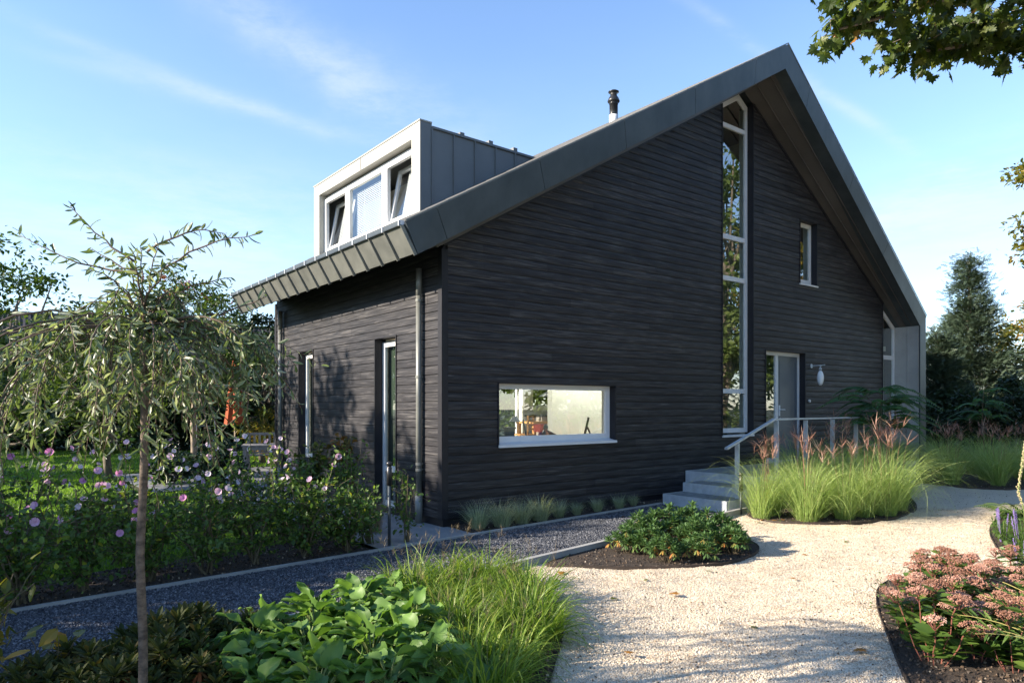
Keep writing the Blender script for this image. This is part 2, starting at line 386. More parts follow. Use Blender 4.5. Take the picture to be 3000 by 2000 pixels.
edging(BED_2, 2, 18, 'dark edging along the far shaded grass bed')

# stones and chips
def rand_rot(n):
    q = rs.normal(size=(n,4)); q /= np.linalg.norm(q, axis=1)[:,None]; a,b,c,d = q.T
    return np.stack([np.stack([1-2*(c*c+d*d), 2*(b*c-a*d), 2*(b*d+a*c)],-1), np.stack([2*(b*c+a*d), 1-2*(b*b+d*d), 2*(c*d-a*b)],-1), np.stack([2*(b*d-a*c), 2*(c*d+a*b), 1-2*(b*b+c*c)],-1)],-2)
OCT_V = np.array([(1,0,0),(-.9,.1,0),(.1,.9,.1),(0,-1,0),(.1,0,.75),(0,.1,-.8)]); OCT_F = [[(0,2,4),(2,1,4),(1,3,4),(3,0,4),(2,0,5),(1,2,5),(3,1,5),(0,3,5)]]
def scatter_area(bbox, n, keep, nearpow=0):
    x0,x1,y0,y1 = bbox; P = np.stack([rs.uniform(x0,x1,n), y0+(y1-y0)*rs.uniform(0,1,n)**(1+nearpow)],-1)
    m = keep(P) & (np.abs(P[:,0]) < .80*P[:,1]+.4)
    return P[m]
def stones(name, P, s0, s1, mat, z, label=None, patch=0):
    n = len(P); sz = rs.uniform(s0, s1, n); M = rand_rot(n) * sz[:,None,None] * rs.uniform(.6,1.1,(n,1,3))
    T = np.column_stack([P, z(P) + sz*.25]) ; m = MB(); m.inst(OCT_V, OCT_F, M, T, np.clip(rs.uniform(0,1,n)+patch*hnoise(P[:,0]*1.7,P[:,1]*1.7),0,1))
    return m.build(name, mat, kind='stuff', label=label, category='gravel')
beds = [BED_RH, BED_M, BED_L, BED_S, BED_F, BED_2]
def in_gravel(P):
    k = inpoly(P, [W2(-9,-3.8), W2(4.3,-1.68), W2(14,-1), (30,20), (30,0), (-5,0)])
    for b in beds: k &= ~inpoly(P, b)
    return k
zg = lambda P: .011*hnoise(P[:,0],P[:,1]) + .002*hnoise(P[:,0]*2.7+5,P[:,1]*2.7)
Pg = scatter_area((-.6, 7.5, 3.6, 11), 260000, in_gravel, .9)
stones('cream_gravel_stones', Pg, .0042, .0088, M_gstone, zg, 'cream gravel stones covering the sunny court', .16)
M_lit2 = stonemat('dry_litter', [(0,(.02,.013,.008)),(.7,(.10,.06,.03)),(1,(.25,.15,.07))])
Pl = scatter_area((-.6, 9, 3.6, 13), 5200, in_gravel, .7)
stones('gravel_litter', Pl, .004, .012, M_lit2, zg, 'dark crumbs and dry bits strewn over the cream gravel')
dp = lambda P: inpoly(P, toW([(-9,-1.64),(3.97,-.36),(4.1,-1.66),(-9,-3.72)]))
Pd = scatter_area((-5.0, 4, 3.6, 11.5), 420000, dp, .8)
stones('dark_gravel_stones', Pd, .008, .016, M_dstone, lambda P: .012+0*P[:,0], 'dark blue slate chippings covering the narrow path')
def in_beds(P):
    k = np.zeros(len(P), bool)
    for b in beds + [STRIP, BED_HEDGE]: k |= inpoly(P, b)
    return k
Pc = scatter_area((-5.5, 10, 3.4, 14), 90000, in_beds, .8)
M_chip = stonemat('bark_chip', [(.1,(.012,.008,.006)),(.6,(.05,.032,.02)),(.93,(.12,.08,.05)),(1,(.4,.34,.26))])
stones('bark_chips', Pc, .006, .018, M_chip, lambda P: .022+0*P[:,0], 'dark bark chips and soil in the planting beds')
# ------------------------------------------------------------------ house (local frame: x along gable, y into depth)
HX, HY = float(C0[0]), float(C0[1])
house = thing('house', 'black timber house with asymmetric zinc roof and large gable', 'house', (HX, HY, 0), HROT)
def topz(u): return np.where(np.asarray(u, float) < 6.77, 4.23 + .573*np.asarray(u, float), 8.11 - .623*(np.asarray(u, float) - 6.77))
def wtop(u): return float(topz(u)) - .52
def wf(z): return -.46 - .0943*(max(z, 3.6) - 3.6)
PL = {'g': lambda a, d, z: (a, d, z), 'l': lambda a, d, z: (d, a, z)}
def pbox(m, pl, a0, a1, d0, d1, z0, z1, t=.5):
    m.box(PL[pl](a0, d0, z0), PL[pl](a1, d1, z1), t)

OPG = [(.898, 3.241, 1.03, 1.933), (6.045, 7.045, 1.05, 99), (7.452, 8.926, .47, 2.72), (8.713, 9.393, 4.13, 5.49)]
OPL = [(1.219, 1.899, .10, 2.634), (4.321, 5.028, .65, 2.624)]
HL = 6.30                                    # depth of the house
def cells(a0, a1, ops, z0, top, extra=()):
    br = sorted({a0, a1, *[x for o in ops for x in o[:2]], *extra}); out = []
    for p, q in zip(br[:-1], br[1:]):
        if q <= a0 or p >= a1: continue
        mid = (p+q)/2; segs = [(z0, None)]
        for o in ops:
            if o[0] < mid < o[1]:
                ns = []
                for s0, s1 in segs:
                    e = 99 if s1 is None else s1
                    if o[2] > s0: ns.append((s0, min(o[2], e)))
                    if o[3] < e: ns.append((o[3], s1))
                segs = ns
        for s0, s1 in segs:
            tp, tq = (top(p), top(q)) if s1 is None else (s1, s1)
            out.append((p, q, s0, tp, tq))
    return out
def wallmesh(m, pl, cs, d0, d1):
    for p, q, z, tp, tq in cs:
        f = PL[pl]
        v = [f(p,d0,z), f(q,d0,z), f(q,d1,z), f(p,d1,z), f(p,d0,tp), f(q,d0,tq), f(q,d1,tq), f(p,d1,tp)]
        m.hexa(v)
cg = cells(0.02, 12.42, OPG, .0, wtop, (6.77,)); cl = cells(.16, HL, OPL, .0, lambda a: 3.70)
OPR = [(2.2, 4.9, .5, 2.7), (5.25, 6.15, .5, 2.6), (6.5, 7.3, 1.55, 2.35), (10.2, 12.5, .5, 2.7)]  # first opening is out of view, added to let sunlight into the room
cr = cells(0.02, 13.38, OPR, .0, wtop, (6.77,))
m = MB(); wallmesh(m, 'g', cg, .022, .16); wallmesh(m, 'l', cl, .022, .16); wallmesh(m, 'g', cr, HL-.16, HL)
m.build('wall', M_trim, house)
m = MB(); wallmesh(m, 'g', cells(.30, 12.42, OPG, .3, lambda u: wtop(u)-.02, (6.77,)), .162, .30); wallmesh(m, 'l', cells(.30, HL-.3, OPL, .3, lambda a: 3.6), .162, .30)
wallmesh(m, 'g', cells(.30, 13.3, OPR, .3, lambda u: wtop(u)-.02, (6.77,)), HL-.30, HL-.162)
m.box((5.05, 3.6, .5), (9.3, 3.75, 2.96)); m.box((9.3,.3,.5), (9.42,3.6,2.96)); m.box((.3,.3,2.98), (5.85, 6.0, 3.1)); m.box((7.6,.3,2.98),(13.3,6.0,3.1))
m.box((5.85,2.2,2.98),(7.6,6.0,3.1)); m.box((5.85,2.2,3.1),(7.6,2.3,7.2)); m.box((7.4,.31,3.1),(7.5,2.2,6.9)); m.box((5.75,.31,3.1),(5.85,2.2,6.7))
m.build('interior_wall', M_inner, house)
M_hall = surf('hall_shade_colour', (.20,.21,.16), (.26,.27,.21), ns=2, rough=.9, bstr=0)
m = MB(); m.box((5.70,.305,.485),(5.745,2.2,2.975)); m.box((5.745,2.15,.485),(9.3,2.19,2.975)); m.box((5.86,.31,3.11),(5.89,2.19,6.7)); m.box((5.89,2.16,3.11),(7.36,2.195,7.1)); m.box((7.36,.31,3.11),(7.395,2.19,6.9)); m.build('hall_blocking_wall', M_hall, house)  # partitions added to block room light, coloured dark to dim the stairwell
m = MB(); m.box((.3,.3,.40), (13.3,6.0,.48)); m.build('floor', M_floor, house)
m = MB(); m.box((0.03,.03,-.2),(.16,HL,.108)); m.box((.16,.03,-.2),(12.42,.16,.108)); m.box((12.42,.05,-.2),(13.4,.2,.44)); m.build('plinth', M_conc, house)

PITCH = .1195
PROFS = {'g': [(0, .006), (.03, .013), (.3, .0165), (.7, .0150), (.935, .010), (.95, .002), (1.0, .002)], 'l': [(0, .010), (.03, .0150), (.5, .0145), (.93, .0125), (.95, .002), (1.0, .002)]}
def cladding(pl, zb, ztop, lo, hi, ops, seed):
    rr = random.Random(seed); m = MB(); c = 0; z = zb; PROF = PROFS[pl]
    def prof(f): return float(np.interp(f, [p[0] for p in PROF], [p[1] for p in PROF]))
    while z < ztop:
        js = []; a = rr.uniform(0, 3)
        while a < 14: js.append(a); a += rr.uniform(2.2, 4.2)
        tints = [rr.random() for _ in range(20)]
        lv = sorted({z + f*PITCH for f, _ in PROF} | {o[k] for o in ops for k in (2, 3) if z < o[k] < z+PITCH})
        for z0, z1 in zip(lv[:-1], lv[1:]):
            zm = (z0+z1)/2
            a0, a1 = lo(zm), hi(zm)
            if a1 - a0 < .05: continue
            iv = [(a0, a1)]
            for o in ops:
                if o[2] < zm < o[3]:
                    iv = [x for s, e in iv for x in ((s, min(e, o[0])), (max(s, o[1]), e)) if x[1]-x[0] > .01]
            iv2 = []
            for s, e in iv:
                cur = s
                for j in js:
                    if cur + .15 < j < e - .15: iv2.append((cur, j-.0025)); cur = j+.0025
                iv2.append((cur, e))
            for s, e in iv2:
                k = sum(1 for j in js if j < (s+e)/2); t = tints[k % 20]
                sa = (lo(z0), lo(z1)) if abs(s-a0) < 1e-6 else (s, s); ea = (hi(z0), hi(z1)) if abs(e-a1) < 1e-6 else (e, e)
                d0, d1 = -prof((z0-z)/PITCH), -prof((z1-z)/PITCH); f = PL[pl]
                m.add([f(sa[0], d0, z0), f(ea[0], d0, z0), f(ea[1], d1, z1), f(sa[1], d1, z1)], [(0,1,2,3)], t)
        z += PITCH
    return m
m = cladding('g', .112, 7.62, lambda z: max(.075, (z-3.71)/.573+.01), lambda z: min(12.42, 6.77+(7.59-z)/.623-.01), OPG, 3)
m.build('gable_cladding', M_clad, house)
m = cladding('l', .112, 3.75, lambda z: .075, lambda z: HL-.06, OPL, 5)
m.build('side_cladding', M_clad, house)
# corner posts and thin edge trims
m = MB(); m.box((-.026,-.026,.112),(.072,.02,3.66)); m.box((-.0262,.02,.112),(.02,.072,3.66)); m.build('corner_board', M_trim, house)
m = MB(); m.box((-.025,HL-.06,.112),(.02,HL+.02,3.66)); m.build('corner_board', M_trim, house)
m = MB()
m.box((12.40,-.028,.112),(12.44,.10,wtop(12.42))); m.build('end_trim', M_trim, house)
m = MB(); m.bar((.0,-.02,3.72),(6.0,-.02,3.72+.573*6.0),.03,.05); m.build('verge_trim', M_trim, house); m = MB(); m.bar((7.05,-.02,wtop(7.05)+.0),(12.44,-.02,wtop(12.44)),.03,.05); m.build('verge_trim', M_trim, house)
for pl, ops in (('g', OPG), ('l', OPL)):
    for i, (a0, a1, z0, z1) in enumerate(ops):
        zt0 = min(z1, wtop(a0) if pl == 'g' else 99); zt1 = min(z1, wtop(a1) if pl == 'g' else 99)
        e = .0005*i; m = MB()
        pbox(m, pl, a0-.004, a0+.014, -.028-e, .16, z0, zt0); pbox(m, pl, a1-.014, a1+.004, -.028-e, .16, z0, zt1)
        if z1 < 90: pbox(m, pl, a0+.014, a1-.014, -.027-e, .16, z1-.014, z1+.004)
        m.build('opening_trim', M_trim, house)
# ---- roof
m = MB()
OUT = [(-.82,3.76),(6.77,8.11),(13.70,3.79),(13.70,.0)]; INN = [(-.64,3.45),(6.75,7.71),(13.38,3.56),(13.38,.0)]
def sec(w_of, pts): return [(u, w_of(z), z) for u, z in pts]
ws = .012
def F_(p, off=0): return (p[0], wf(p[1])+off, p[1])
def B_(p): return (p[0], HL+.02, p[1])
for i in range(3):
    a, b, c, d = OUT[i], OUT[i+1], INN[i+1], INN[i]
    m.hexa([F_(d, ws), F_(c, ws), B_(c), B_(d), F_(a, ws), F_(b, ws), B_(b), B_(a)])
m.build('roof_body', M_zincd, house)
# tiled top, laid in overlapping courses
m = MB()
def course(sx, p, q, n, t, off):
    p = np.array(p); q = np.array(q)
    for i in range(n):
        a = p+(q-p)*i/n; b = p+(q-p)*(i+1)/n; h0, h1 = .055, .028
        wa, wb = wf(a[1])+off, wf(b[1])+off
        m.hexa([(a[0],wa,a[1]+.001),(b[0],wb,b[1]+.001),(b[0],HL,b[1]+.001),(a[0],HL,a[1]+.001),(a[0],wa,a[1]+h0),(b[0],wb,b[1]+h1),(b[0],HL,b[1]+h1),(a[0],HL,a[1]+h0)], .5)
course(1, (-.80,3.77), (6.77,8.11), 26, .03, .03); course(1, (13.6,3.86), (6.77,8.11), 24, .03, .03)
roof = m.build('roof_tiles', M_tile, house)
# fascia panels on the raking front edge
m = MB()
def rake(p0, p1, q0, q1, cuts, proud=.016):
    p0,p1,q0,q1 = map(np.array, (p0,p1,q0,q1)); fs = [0]+cuts+[1]
    for i, (s, e) in enumerate(zip(fs[:-1], fs[1:])):
        L = np.linalg.norm(p1-p0); g = .004/L
        s2 = s+(g if i else 0); e2 = e-(g if e < 1 else 0)
        a, b = p0+(p1-p0)*s2, p0+(p1-p0)*e2; d, c = q0+(q1-q0)*s2, q0+(q1-q0)*e2
        f = lambda p, o: (p[0], wf(p[1])+o, p[1])
        m.hexa([f(d,-proud), f(c,-proud), f(c,.01), f(d,.01), f(a,-proud), f(b,-proud), f(b,.01), f(a,.01)], .5)
cl_ = [(.37+k*1.565+.05)/7.6 for k in range(5)]
rake((-.82,3.78),(6.77,8.13),(-.64,3.43),(6.75,7.70), cl_)
rake((6.77,8.13),(13.70,3.80),(6.75,7.70),(13.38,3.55), [.12,.40,.66])
m.hexa([(13.38,-.476,0),(13.70,-.476,0),(13.70,-.45,0),(13.38,-.45,0),(13.38,-.476,3.55),(13.70,-.476,3.80),(13.70,-.45,3.80),(13.38,-.45,3.55)])
m.build('fascia', M_zincd, house)
# thin light drip line along the top of the rake
m = MB(); a=(-.82,wf(3.76)-.02,3.80); b=(6.77,wf(8.11)-.02,8.15); c=(13.70,wf(3.79)-.02,3.83)
m.bar(a,b,.012,.02); m.bar(b,c,.012,.02); m.build('roof_edge_strip', M_zincl, house)
# soffit of the overhang
m = MB()
def soff(u0,z0,u1,z1, du, dz):
    pass
A=[(-.60,wf(3.45)+.02,3.50),(6.75,wf(7.71)+.02,7.74),(13.36,-.44,3.60)]; B=[(.02,-.002,3.73),(6.77,-.002,7.60),(13.36,-.002,3.56)]
m.add(A+B, [(0,1,4,3),(1,2,5,4)])
m.build('soffit', M_soffit, house)
m = MB()
for t in (.33,.68):
    p = np.array(A)*(1-t)+np.array(B)*t
    m.bar(p[1]-np.array([0,0,.012]), p[2]-np.array([0,0,.012]), .012, .03); m.bar(p[0]-np.array([0,0,.012]), p[1]-np.array([0,0,.012]), .012, .03)
for t in (.30,):
    p = np.array(A)*(1-t)+np.array(B)*t
m.build('soffit_seam', M_soffit, house)
# zinc end wall standing in front of the right window
m = MB(); M_endw = surf('bounce_lit_zinc', (.30,.30,.29), (.38,.38,.365), ns=2.5, rough=.4, metal=.1, bstr=.08, bns=2, bdist=.02); m.box((13.355,-.44,0),(13.38,.12,3.56)); m.box((13.335,-.205,0),(13.356,-.19,3.55)); m.box((13.33,-.45,0),(13.356,-.43,3.55)); m.box((13.34,.105,0),(13.356,.12,3.55))  # lighter zinc has the bounced light put into its colour
m.build('end_wall_lining', M_endw, house)
# eaves: standing seam apron and gutter
m = MB(); m.hexa([(-.66,-.44,3.44),(-.62,-.44,3.46),(-.62,HL,3.46),(-.66,HL,3.44),(-.845,-.44,3.745),(-.80,-.44,3.765),(-.80,HL,3.765),(-.845,HL,3.745)])
for k in range(17):
    w = -.45+k*(HL+.45)/16; m.bar((-.660,w,3.42),(-.850,w,3.745),.016,.045,up=(-.86,0,-.5))
m.build('eaves_apron', M_zincl, house)
m = MB(); m.box((-.875,-.44,3.748),(-.865,HL,3.80)); m.box((-.875,-.44,3.745),(-.80,HL,3.755))
m.build('gutter', M_zincd, house)
for k in range(17):
    w = -.43+k*(HL+.45)/16; m = MB(); m.box((-.885,w-.008,3.74),(-.81,w+.008,3.808)); m.build('gutter_bracket', M_alu, house)
m = MB(); m.add([(-.625,wf(3.45)+.03,3.448),(.0,wf(3.45)+.03,3.805),(.0,HL,3.805),(-.625,HL,3.448)],[(3,2,1,0)]); m.build('eaves_soffit', M_black, house)
# downpipes
for w, zb in ((.48, 0), (5.85, .0)):
    m = MB(); m.tube([(-.075,w,zb),(-.075,w,.40)], .052, 16); m.tube([(-.075,w,.40),(-.075,w,3.1)], .040, 16)
    m.tube([(-.075,w,3.1),(-.075,w,3.47)], .040, 16)
    d = m.build('downpipe', M_zincl, house, smooth=True)
    m = MB()
    for z in (.72,.80,1.98,3.02):
        m = MB(); m.tube([(-.075,w,z),(-.075,w,z+.035)], .047, 16); m.box((-.06,w-.012,z+.01),(-.01,w+.012,z+.025)); m.build('pipe_bracket', M_zincl, d)
m = MB(); m.box((-.075,.55,.36),(-.02,.64,.56)); m.box((-.07,.57,.30),(-.03,.62,.36)); m.build('outdoor_socket', M_black, house)
# ---- windows
def frame(pl, a0, a1, z0, z1, d0, d1, t, bars=(), tt=None, tb=None):
    m = MB(); tt = tt or t; tb = tb or t
    pbox(m, pl, a0, a0+t, d0, d1, z0, z1); pbox(m, pl, a1-t, a1, d0, d1, z0, z1)
    pbox(m, pl, a0+t, a1-t, d0+.001, d1, z1-tt, z1); pbox(m, pl, a0+t, a1-t, d0+.001, d1, z0, z0+tb)
    for zb, zt in bars: pbox(m, pl, a0+t, a1-t, d0+.002, d1, zb, zt)
    return m
def pane(pl, a0, a1, d, z0, z1, parent, mat=None):
    m = MB(); f = PL[pl]; m.add([f(a0,d,z0),f(a1,d,z0),f(a1,d,z1),f(a0,d,z1)], [(0,1,2,3)]); return m.build('pane', mat or M_glass, parent)
w1 = frame('g', .912, 3.227, 1.08, 1.93, .105, .15, .095, tt=.085, tb=.09).build('window', M_alu, house, label='wide low window in white frame')
pane('g', 1.0, 3.14, .128, 1.16, 1.85, w1)
m = MB(); m.hexa([(.90,-.045,1.022),(3.245,-.045,1.022),(3.245,.104,1.05),(.90,.104,1.05),(.90,-.045,1.058),(3.245,-.045,1.058),(3.245,.104,1.085),(.90,.104,1.085)]); m.build('sill', M_alu, w1)
# tall stair window with pointed top
m = MB(); T = [(6.06,7.165),(6.73,7.555),(7.03,7.37)]
m.box((6.06,.105,1.10),(6.14,.15,7.19)); m.box((6.95,.105,1.10),(7.03,.15,7.38))
m.bar((6.06,.1275,7.14),(6.74,.1275,7.53),.045,.10,up=(0,0,1)); m.bar((6.72,.128,7.53),(7.03,.128,7.335),.045,.10,up=(0,0,1))
for a, b in ((1.10,1.185),(1.845,1.93),(3.975,4.06),(4.755,4.84),(6.85,6.93)): m.box((6.14,.106,a),(6.95,.15,b))
w2 = m.build('window', M_alu, house, label='narrow full-height stair window with pointed top')
for a, b in ((1.185,1.845),(1.93,3.975),(4.06,4.755),(4.84,6.85)): pane('g', 6.14, 6.95, .128, a, b, w2)
m = MB(); P_ = [(6.14,6.93),(6.95,6.93),(6.95,7.36),(6.73,7.50),(6.14,7.16)]; m.ngon([(u,.128,z) for u, z in P_]); m.build('pane', M_glass, w2)
m = MB(); m.box((6.05,-.04,1.025),(7.045,.104,1.062)); m.build('sill', M_alu, w2)
w3 = frame('g', 8.725, 9.385, 4.19, 5.475, .105, .15, .075, tt=.08, tb=.09).build('window', M_white, house, label='small upright window high in the gable')
pane('g', 8.80, 9.31, .128, 4.28, 5.40, w3); m = MB(); m.box((8.70,-.045,4.125),(9.41,.104,4.155)); m.build('sill', M_white, w3)
m = MB(); m.box((9.05,.30,4.3),(9.27,.33,5.4)); m.build('curtain', M_inner, w3)
# window beside the end wall
m = MB(); m.box((12.45,.105,.45),(12.52,.15,4.05)); m.box((13.27,.105,.45),(13.34,.15,3.56)); m.bar((12.43,.1275,4.07),(13.36,.1275,3.50),.045,.09)
for a, b in ((.45,.53),(1.16,1.24),(2.75,2.85)): m.box((12.52,.106,a),(13.27,.15,b))
w4 = m.build('window', M_alu, house, label='tall window beside the grey end wall')
for a, b in ((.53,1.16),(1.24,2.75)): pane('g', 12.52, 13.27, .128, a, b, w4)
m = MB(); m.ngon([(12.52,.128,2.85),(13.27,.128,2.85),(13.27,.128,3.52),(12.52,.128,3.98)]); m.build('pane', M_glass, w4)
m = MB(); m.box((12.6,.35,.5),(13.3,.37,2.9)); m.build('curtain', M_inner, w4)
# narrow side windows
M_backing = surf('green_backing', (.030,.050,.036), (.045,.068,.050), ns=2, rough=.8, bstr=0)  # panels added behind the side panes so the glass looks dark green
w5 = frame('l', 1.232, 1.886, .10, 2.575, .105, .15, .075, bars=((.61,.70),)).build('window', M_white, house, label='narrow glazed door next to the downpipe')
pane('l', 1.307, 1.811, .128, .70, 2.50, w5); pane('l', 1.307, 1.811, .128, .175, .61, w5)
m = MB(); m.box((.20,1.25,.12),(.205,1.88,2.6)); m.build('dark_glass_backing', M_backing, w5)
w6 = frame('l', 4.334, 5.015, .65, 2.565, .105, .15, .075).build('window', M_white, house, label='narrow side window farther from the corner')
pane('l', 4.41, 4.94, .128, .725, 2.49, w6)
m = MB(); m.box((.20,4.34,.66),(.205,5.0,2.6)); m.build('dark_glass_backing', M_backing, w6)
# rear glazing
for a0,a1,z0,z1 in OPR:
    m = MB()
    for b in np.linspace(a0, a1-.06, max(2, int((a1-a0)/.9)+1)): m.box((b,HL-.14,z0),(b+.06,HL-.08,z1))
    m.box((a0+.06,HL-.139,z0),(a1-.06,HL-.081,z0+.07)); m.box((a0+.06,HL-.139,z1-.07),(a1-.06,HL-.081,z1)); m.build('rear_window_frame', M_alu, house)
# door
m = MB(); m.box((7.465,.105,.48),(7.53,.15,2.705)); m.box((8.015,.105,.48),(8.105,.15,2.705)); m.box((8.845,.105,.48),(8.913,.15,2.705))
m.box((7.53,.106,2.63),(8.015,.15,2.705)); m.box((8.105,.106,2.63),(8.845,.15,2.705)); m.box((7.45,-.03,.46),(8.93,.105,.50)); m.box((7.53,.106,.50),(8.015,.15,.56))
df = m.build('door_frame', M_alu, house); pane('g', 7.53, 8.015, .128, .56, 2.63, df)
m = MB(); m.box((8.107,.118,.505),(8.843,.16,2.628)); 
for x0,x1,z0,z1 in ((8.17,8.78,2.52,2.535),(8.17,8.78,.60,.615),(8.17,8.185,.615,2.52),(8.765,8.78,.615,2.52)): m.box((x0,.112,z0),(x1,.119,z1))
dr = m.build('door', M_door, house)
m = MB(); m.box((8.135,.10,1.40),(8.175,.118,1.62)); m.tube([(8.155,.10,1.53),(8.155,.05,1.53),(8.27,.05,1.53)], .010, 8); m.tube([(8.155,.10,1.35),(8.155,.085,1.35)], .018, 10)
m.build('handle', M_alu, dr)
m = MB(); m.tube([(9.07,-.02,1.71),(9.07,-.045,1.71)], .032, 16); m.build('doorbell', M_white, house)
# flue
m = MB(); fx, fy = 5.81, 2.5
m.tube([(fx,fy,7.45),(fx,fy,7.72)], .095, 20); m.build('flue_base', M_white, house, smooth=True)
m = MB(); m.lathe([(.088,7.72),(.088,7.95),(.094,7.95),(.094,7.965),(.088,7.965),(.088,7.99),(.125,8.0),(.13,8.02),(.10,8.09),(.075,8.12),(.075,8.135),(.07,8.135),(.07,8.19),(.11,8.20),(.115,8.215),(.08,8.235),(0,8.245)], (fx,fy,0), 24)
m.build('flue', M_black, house, smooth=True)

# ---- dormer
dm = MB(); D0, D1, DU = 1.09, 5.07, .30
zc = 5.80
dm.box((DU,D0,zc-.225),(DU+.19,D1,zc-.02)); dm.box((DU,D0,4.30),(DU+.19,D0+.25,zc-.225)); dm.box((DU,D1-.25,4.30),(DU+.19,D1,zc-.225))
dormer = dm.build('dormer', M_casing, house)
m = MB(); m.box((DU-.012,D0-.012,zc-.02),(DU+.20,D1+.012,zc)); m.box((DU-.008,3.05,zc-.225),(DU,3.058,zc-.02)); m.build('coping', M_casing, dormer)
m = MB(); ug, uj = .30, 2.62
m.add([(.50,D0+.002,4.45),(uj,D0+.002,5.66),(uj,D0+.002,5.70),(.50,D0+.002,5.735)], [(0,1,2,3)]); m.add([(.50,D1-.002,4.45),(uj,D1-.002,5.66),(uj,D1-.002,5.70),(.50,D1-.002,5.735)], [(3,2,1,0)])
m.add([(.50,D0,5.735),(uj,D0,5.70),(uj,D1,5.70),(.50,D1,5.735)], [(0,1,2,3)])
m.bar((.50,D0-.012,5.722),(uj,D0-.012,5.69),.024,.035)
m.box((DU+.001,D0-.002,4.30),(.50,D0+.01,zc-.021))
for u in (.501,.882,1.275,1.67,2.06): m.box((u-.008,D0-.022,float(topz(u))-.02),(u+.008,D0+.003,5.71))
for u in (1.02,1.56,2.05): m.box((u-.03,D0-.02,5.70),(u+.05,D0+.12,5.77))
m.build('dormer_cladding', surf('dormer_zinc', (.115,.125,.13), (.15,.16,.165), ns=1.5, rough=.5, metal=.2, bstr=.04), dormer)
m = MB(); m.box((.43,D0+.25,5.505),(.47,D1-.25,5.545)); m.build('shutter_box', M_alu, dormer); m = MB(); m.box((.48,D0+.2,5.45),(.49,D1-.2,5.78)); m.build('gap_shade_strip', M_black, dormer)  # black strip put in as the shadow in the gap above shutter box
fr = MB()
lights = [(1.34,2.385),(2.40,3.79),(3.805,4.82)]
for i, (a, b) in enumerate(lights):
    f = frame('l', a, b, 4.44, 5.495, .40, .46, .085, tb=.105, tt=.075); fr.v += f.v; 
    for k, L in f.f.items(): fr.f.setdefault(k, []).extend([x + fr.n for x in L])
    fr.t += f.t; fr.n += f.n
fr.box((.42,2.385,4.44),(.46,2.40,5.495)); fr.box((.42,3.79,4.44),(.46,3.805,5.495))
fr.box((.36,1.34,4.38),(.46,4.82,4.44))
dfr = fr.build('window_frame', M_white, dormer)
pane('l', 2.485, 3.705, .43, 4.545, 5.42, dormer, M_glassd)
for a, b in (lights[0], lights[2]):
    # inward tilted sash
    m = MB(); g = MB(); a += .075; b -= .075; H_ = .90; an = R(11)
    def rot(d, z): return (.44 + d*cos(an) + z*sin(an), 4.535 - d*sin(an) + z*cos(an))
    def tb(mm, a0,a1,d0,d1,z0,z1):
        v = []
        for z in (z0, z1):
            for (aa, d) in ((a0,d0),(a1,d0),(a1,d1),(a0,d1)):
                x, zz_ = rot(d, z); v.append((x, aa, zz_))
        mm.hexa(v)
    t = .06
    tb(m,a,a+t,0,.05,0,H_); tb(m,b-t,b,0,.05,0,H_); tb(m,a+t,b-t,.001,.05,0,t); tb(m,a+t,b-t,.001,.05,H_-t,H_)
    g.add([(*(lambda q: (q[0], aa, q[1]))(rot(.02, zz_)),) for aa, zz_ in ((a+t,t),(b-t,t),(b-t,H_-t),(a+t,H_-t))], [(0,1,2,3)])
    m.build('tilted_sash', M_white, dormer); g.build('pane', M_glassd, dormer)
    m = MB()
    for k in range(27): tb(m, a+t+.02, a+t+(b-a)*.62, .062, .070, t+.02+.029*k, t+.02+.029*k+.019)
    m.build('venetian_blind', M_white, dormer)
m = MB(); 
for (a, b), z0 in ((lights[1], 4.55),):
    for k in range(28):
        z = z0+.03*k; u0 = .52 if (a, b) == lights[1] else .74
        m.hexa([(u0,a+.10,z),(u0,b-.10,z),(u0+.003,b-.10,z),(u0+.003,a+.10,z),(u0+.012,a+.10,z+.022),(u0+.012,b-.10,z+.022),(u0+.015,b-.10,z+.022),(u0+.015,a+.10,z+.022)])
    for q in (.3,.7): m.box((u0+.005,a+(b-a)*q-.003,z0),(u0+.011,a+(b-a)*q+.003,z0+.84))
m.build('venetian_blind', M_white, dormer)
m = MB(); m.box((1.3,D0+.02,4.4),(1.32,D1-.02,5.6)); m.build('room_lining', M_inner, dormer)

# ---- wall lamp, interior things
def H3(u, w, z=0): x, y = W2(u, w); return (x, y, z)
lp = thing('wall_lamp', 'white oval glass wall lamp on steel arm right of door', 'lamp', H3(9.18,0,2.45), HROT)
m = MB(); m.tube([(0,-.0,0),(0,-.02,0)], .045, 16); m.tube([(0,-.02,0),(0,-.31,.012)], .011, 10); m.box((-.03,-.225,-.012),(.03,-.195,.012)); m.build('arm', M_galv, lp, smooth=False)
m = MB(); m.lathe([(.0,-.10),(.028,-.10),(.030,-.05),(.012,-.045),(.012,.0)], (0,-.21,0), 16); m.build('lamp_holder', M_galv, lp, smooth=True)
m = MB(); m.lathe([(.0,-.415)]+[(.068*sin(a), -.257-.158*-cos(a)*-1) for a in np.linspace(pi*.97,pi*.08,16)], (0,-.21,0), 24)
M_opal = surf('opal_glass', (.72,.75,.78), (.76,.79,.82), ns=2, rough=.12, bstr=0); m.build('shade', M_opal, lp, smooth=True)

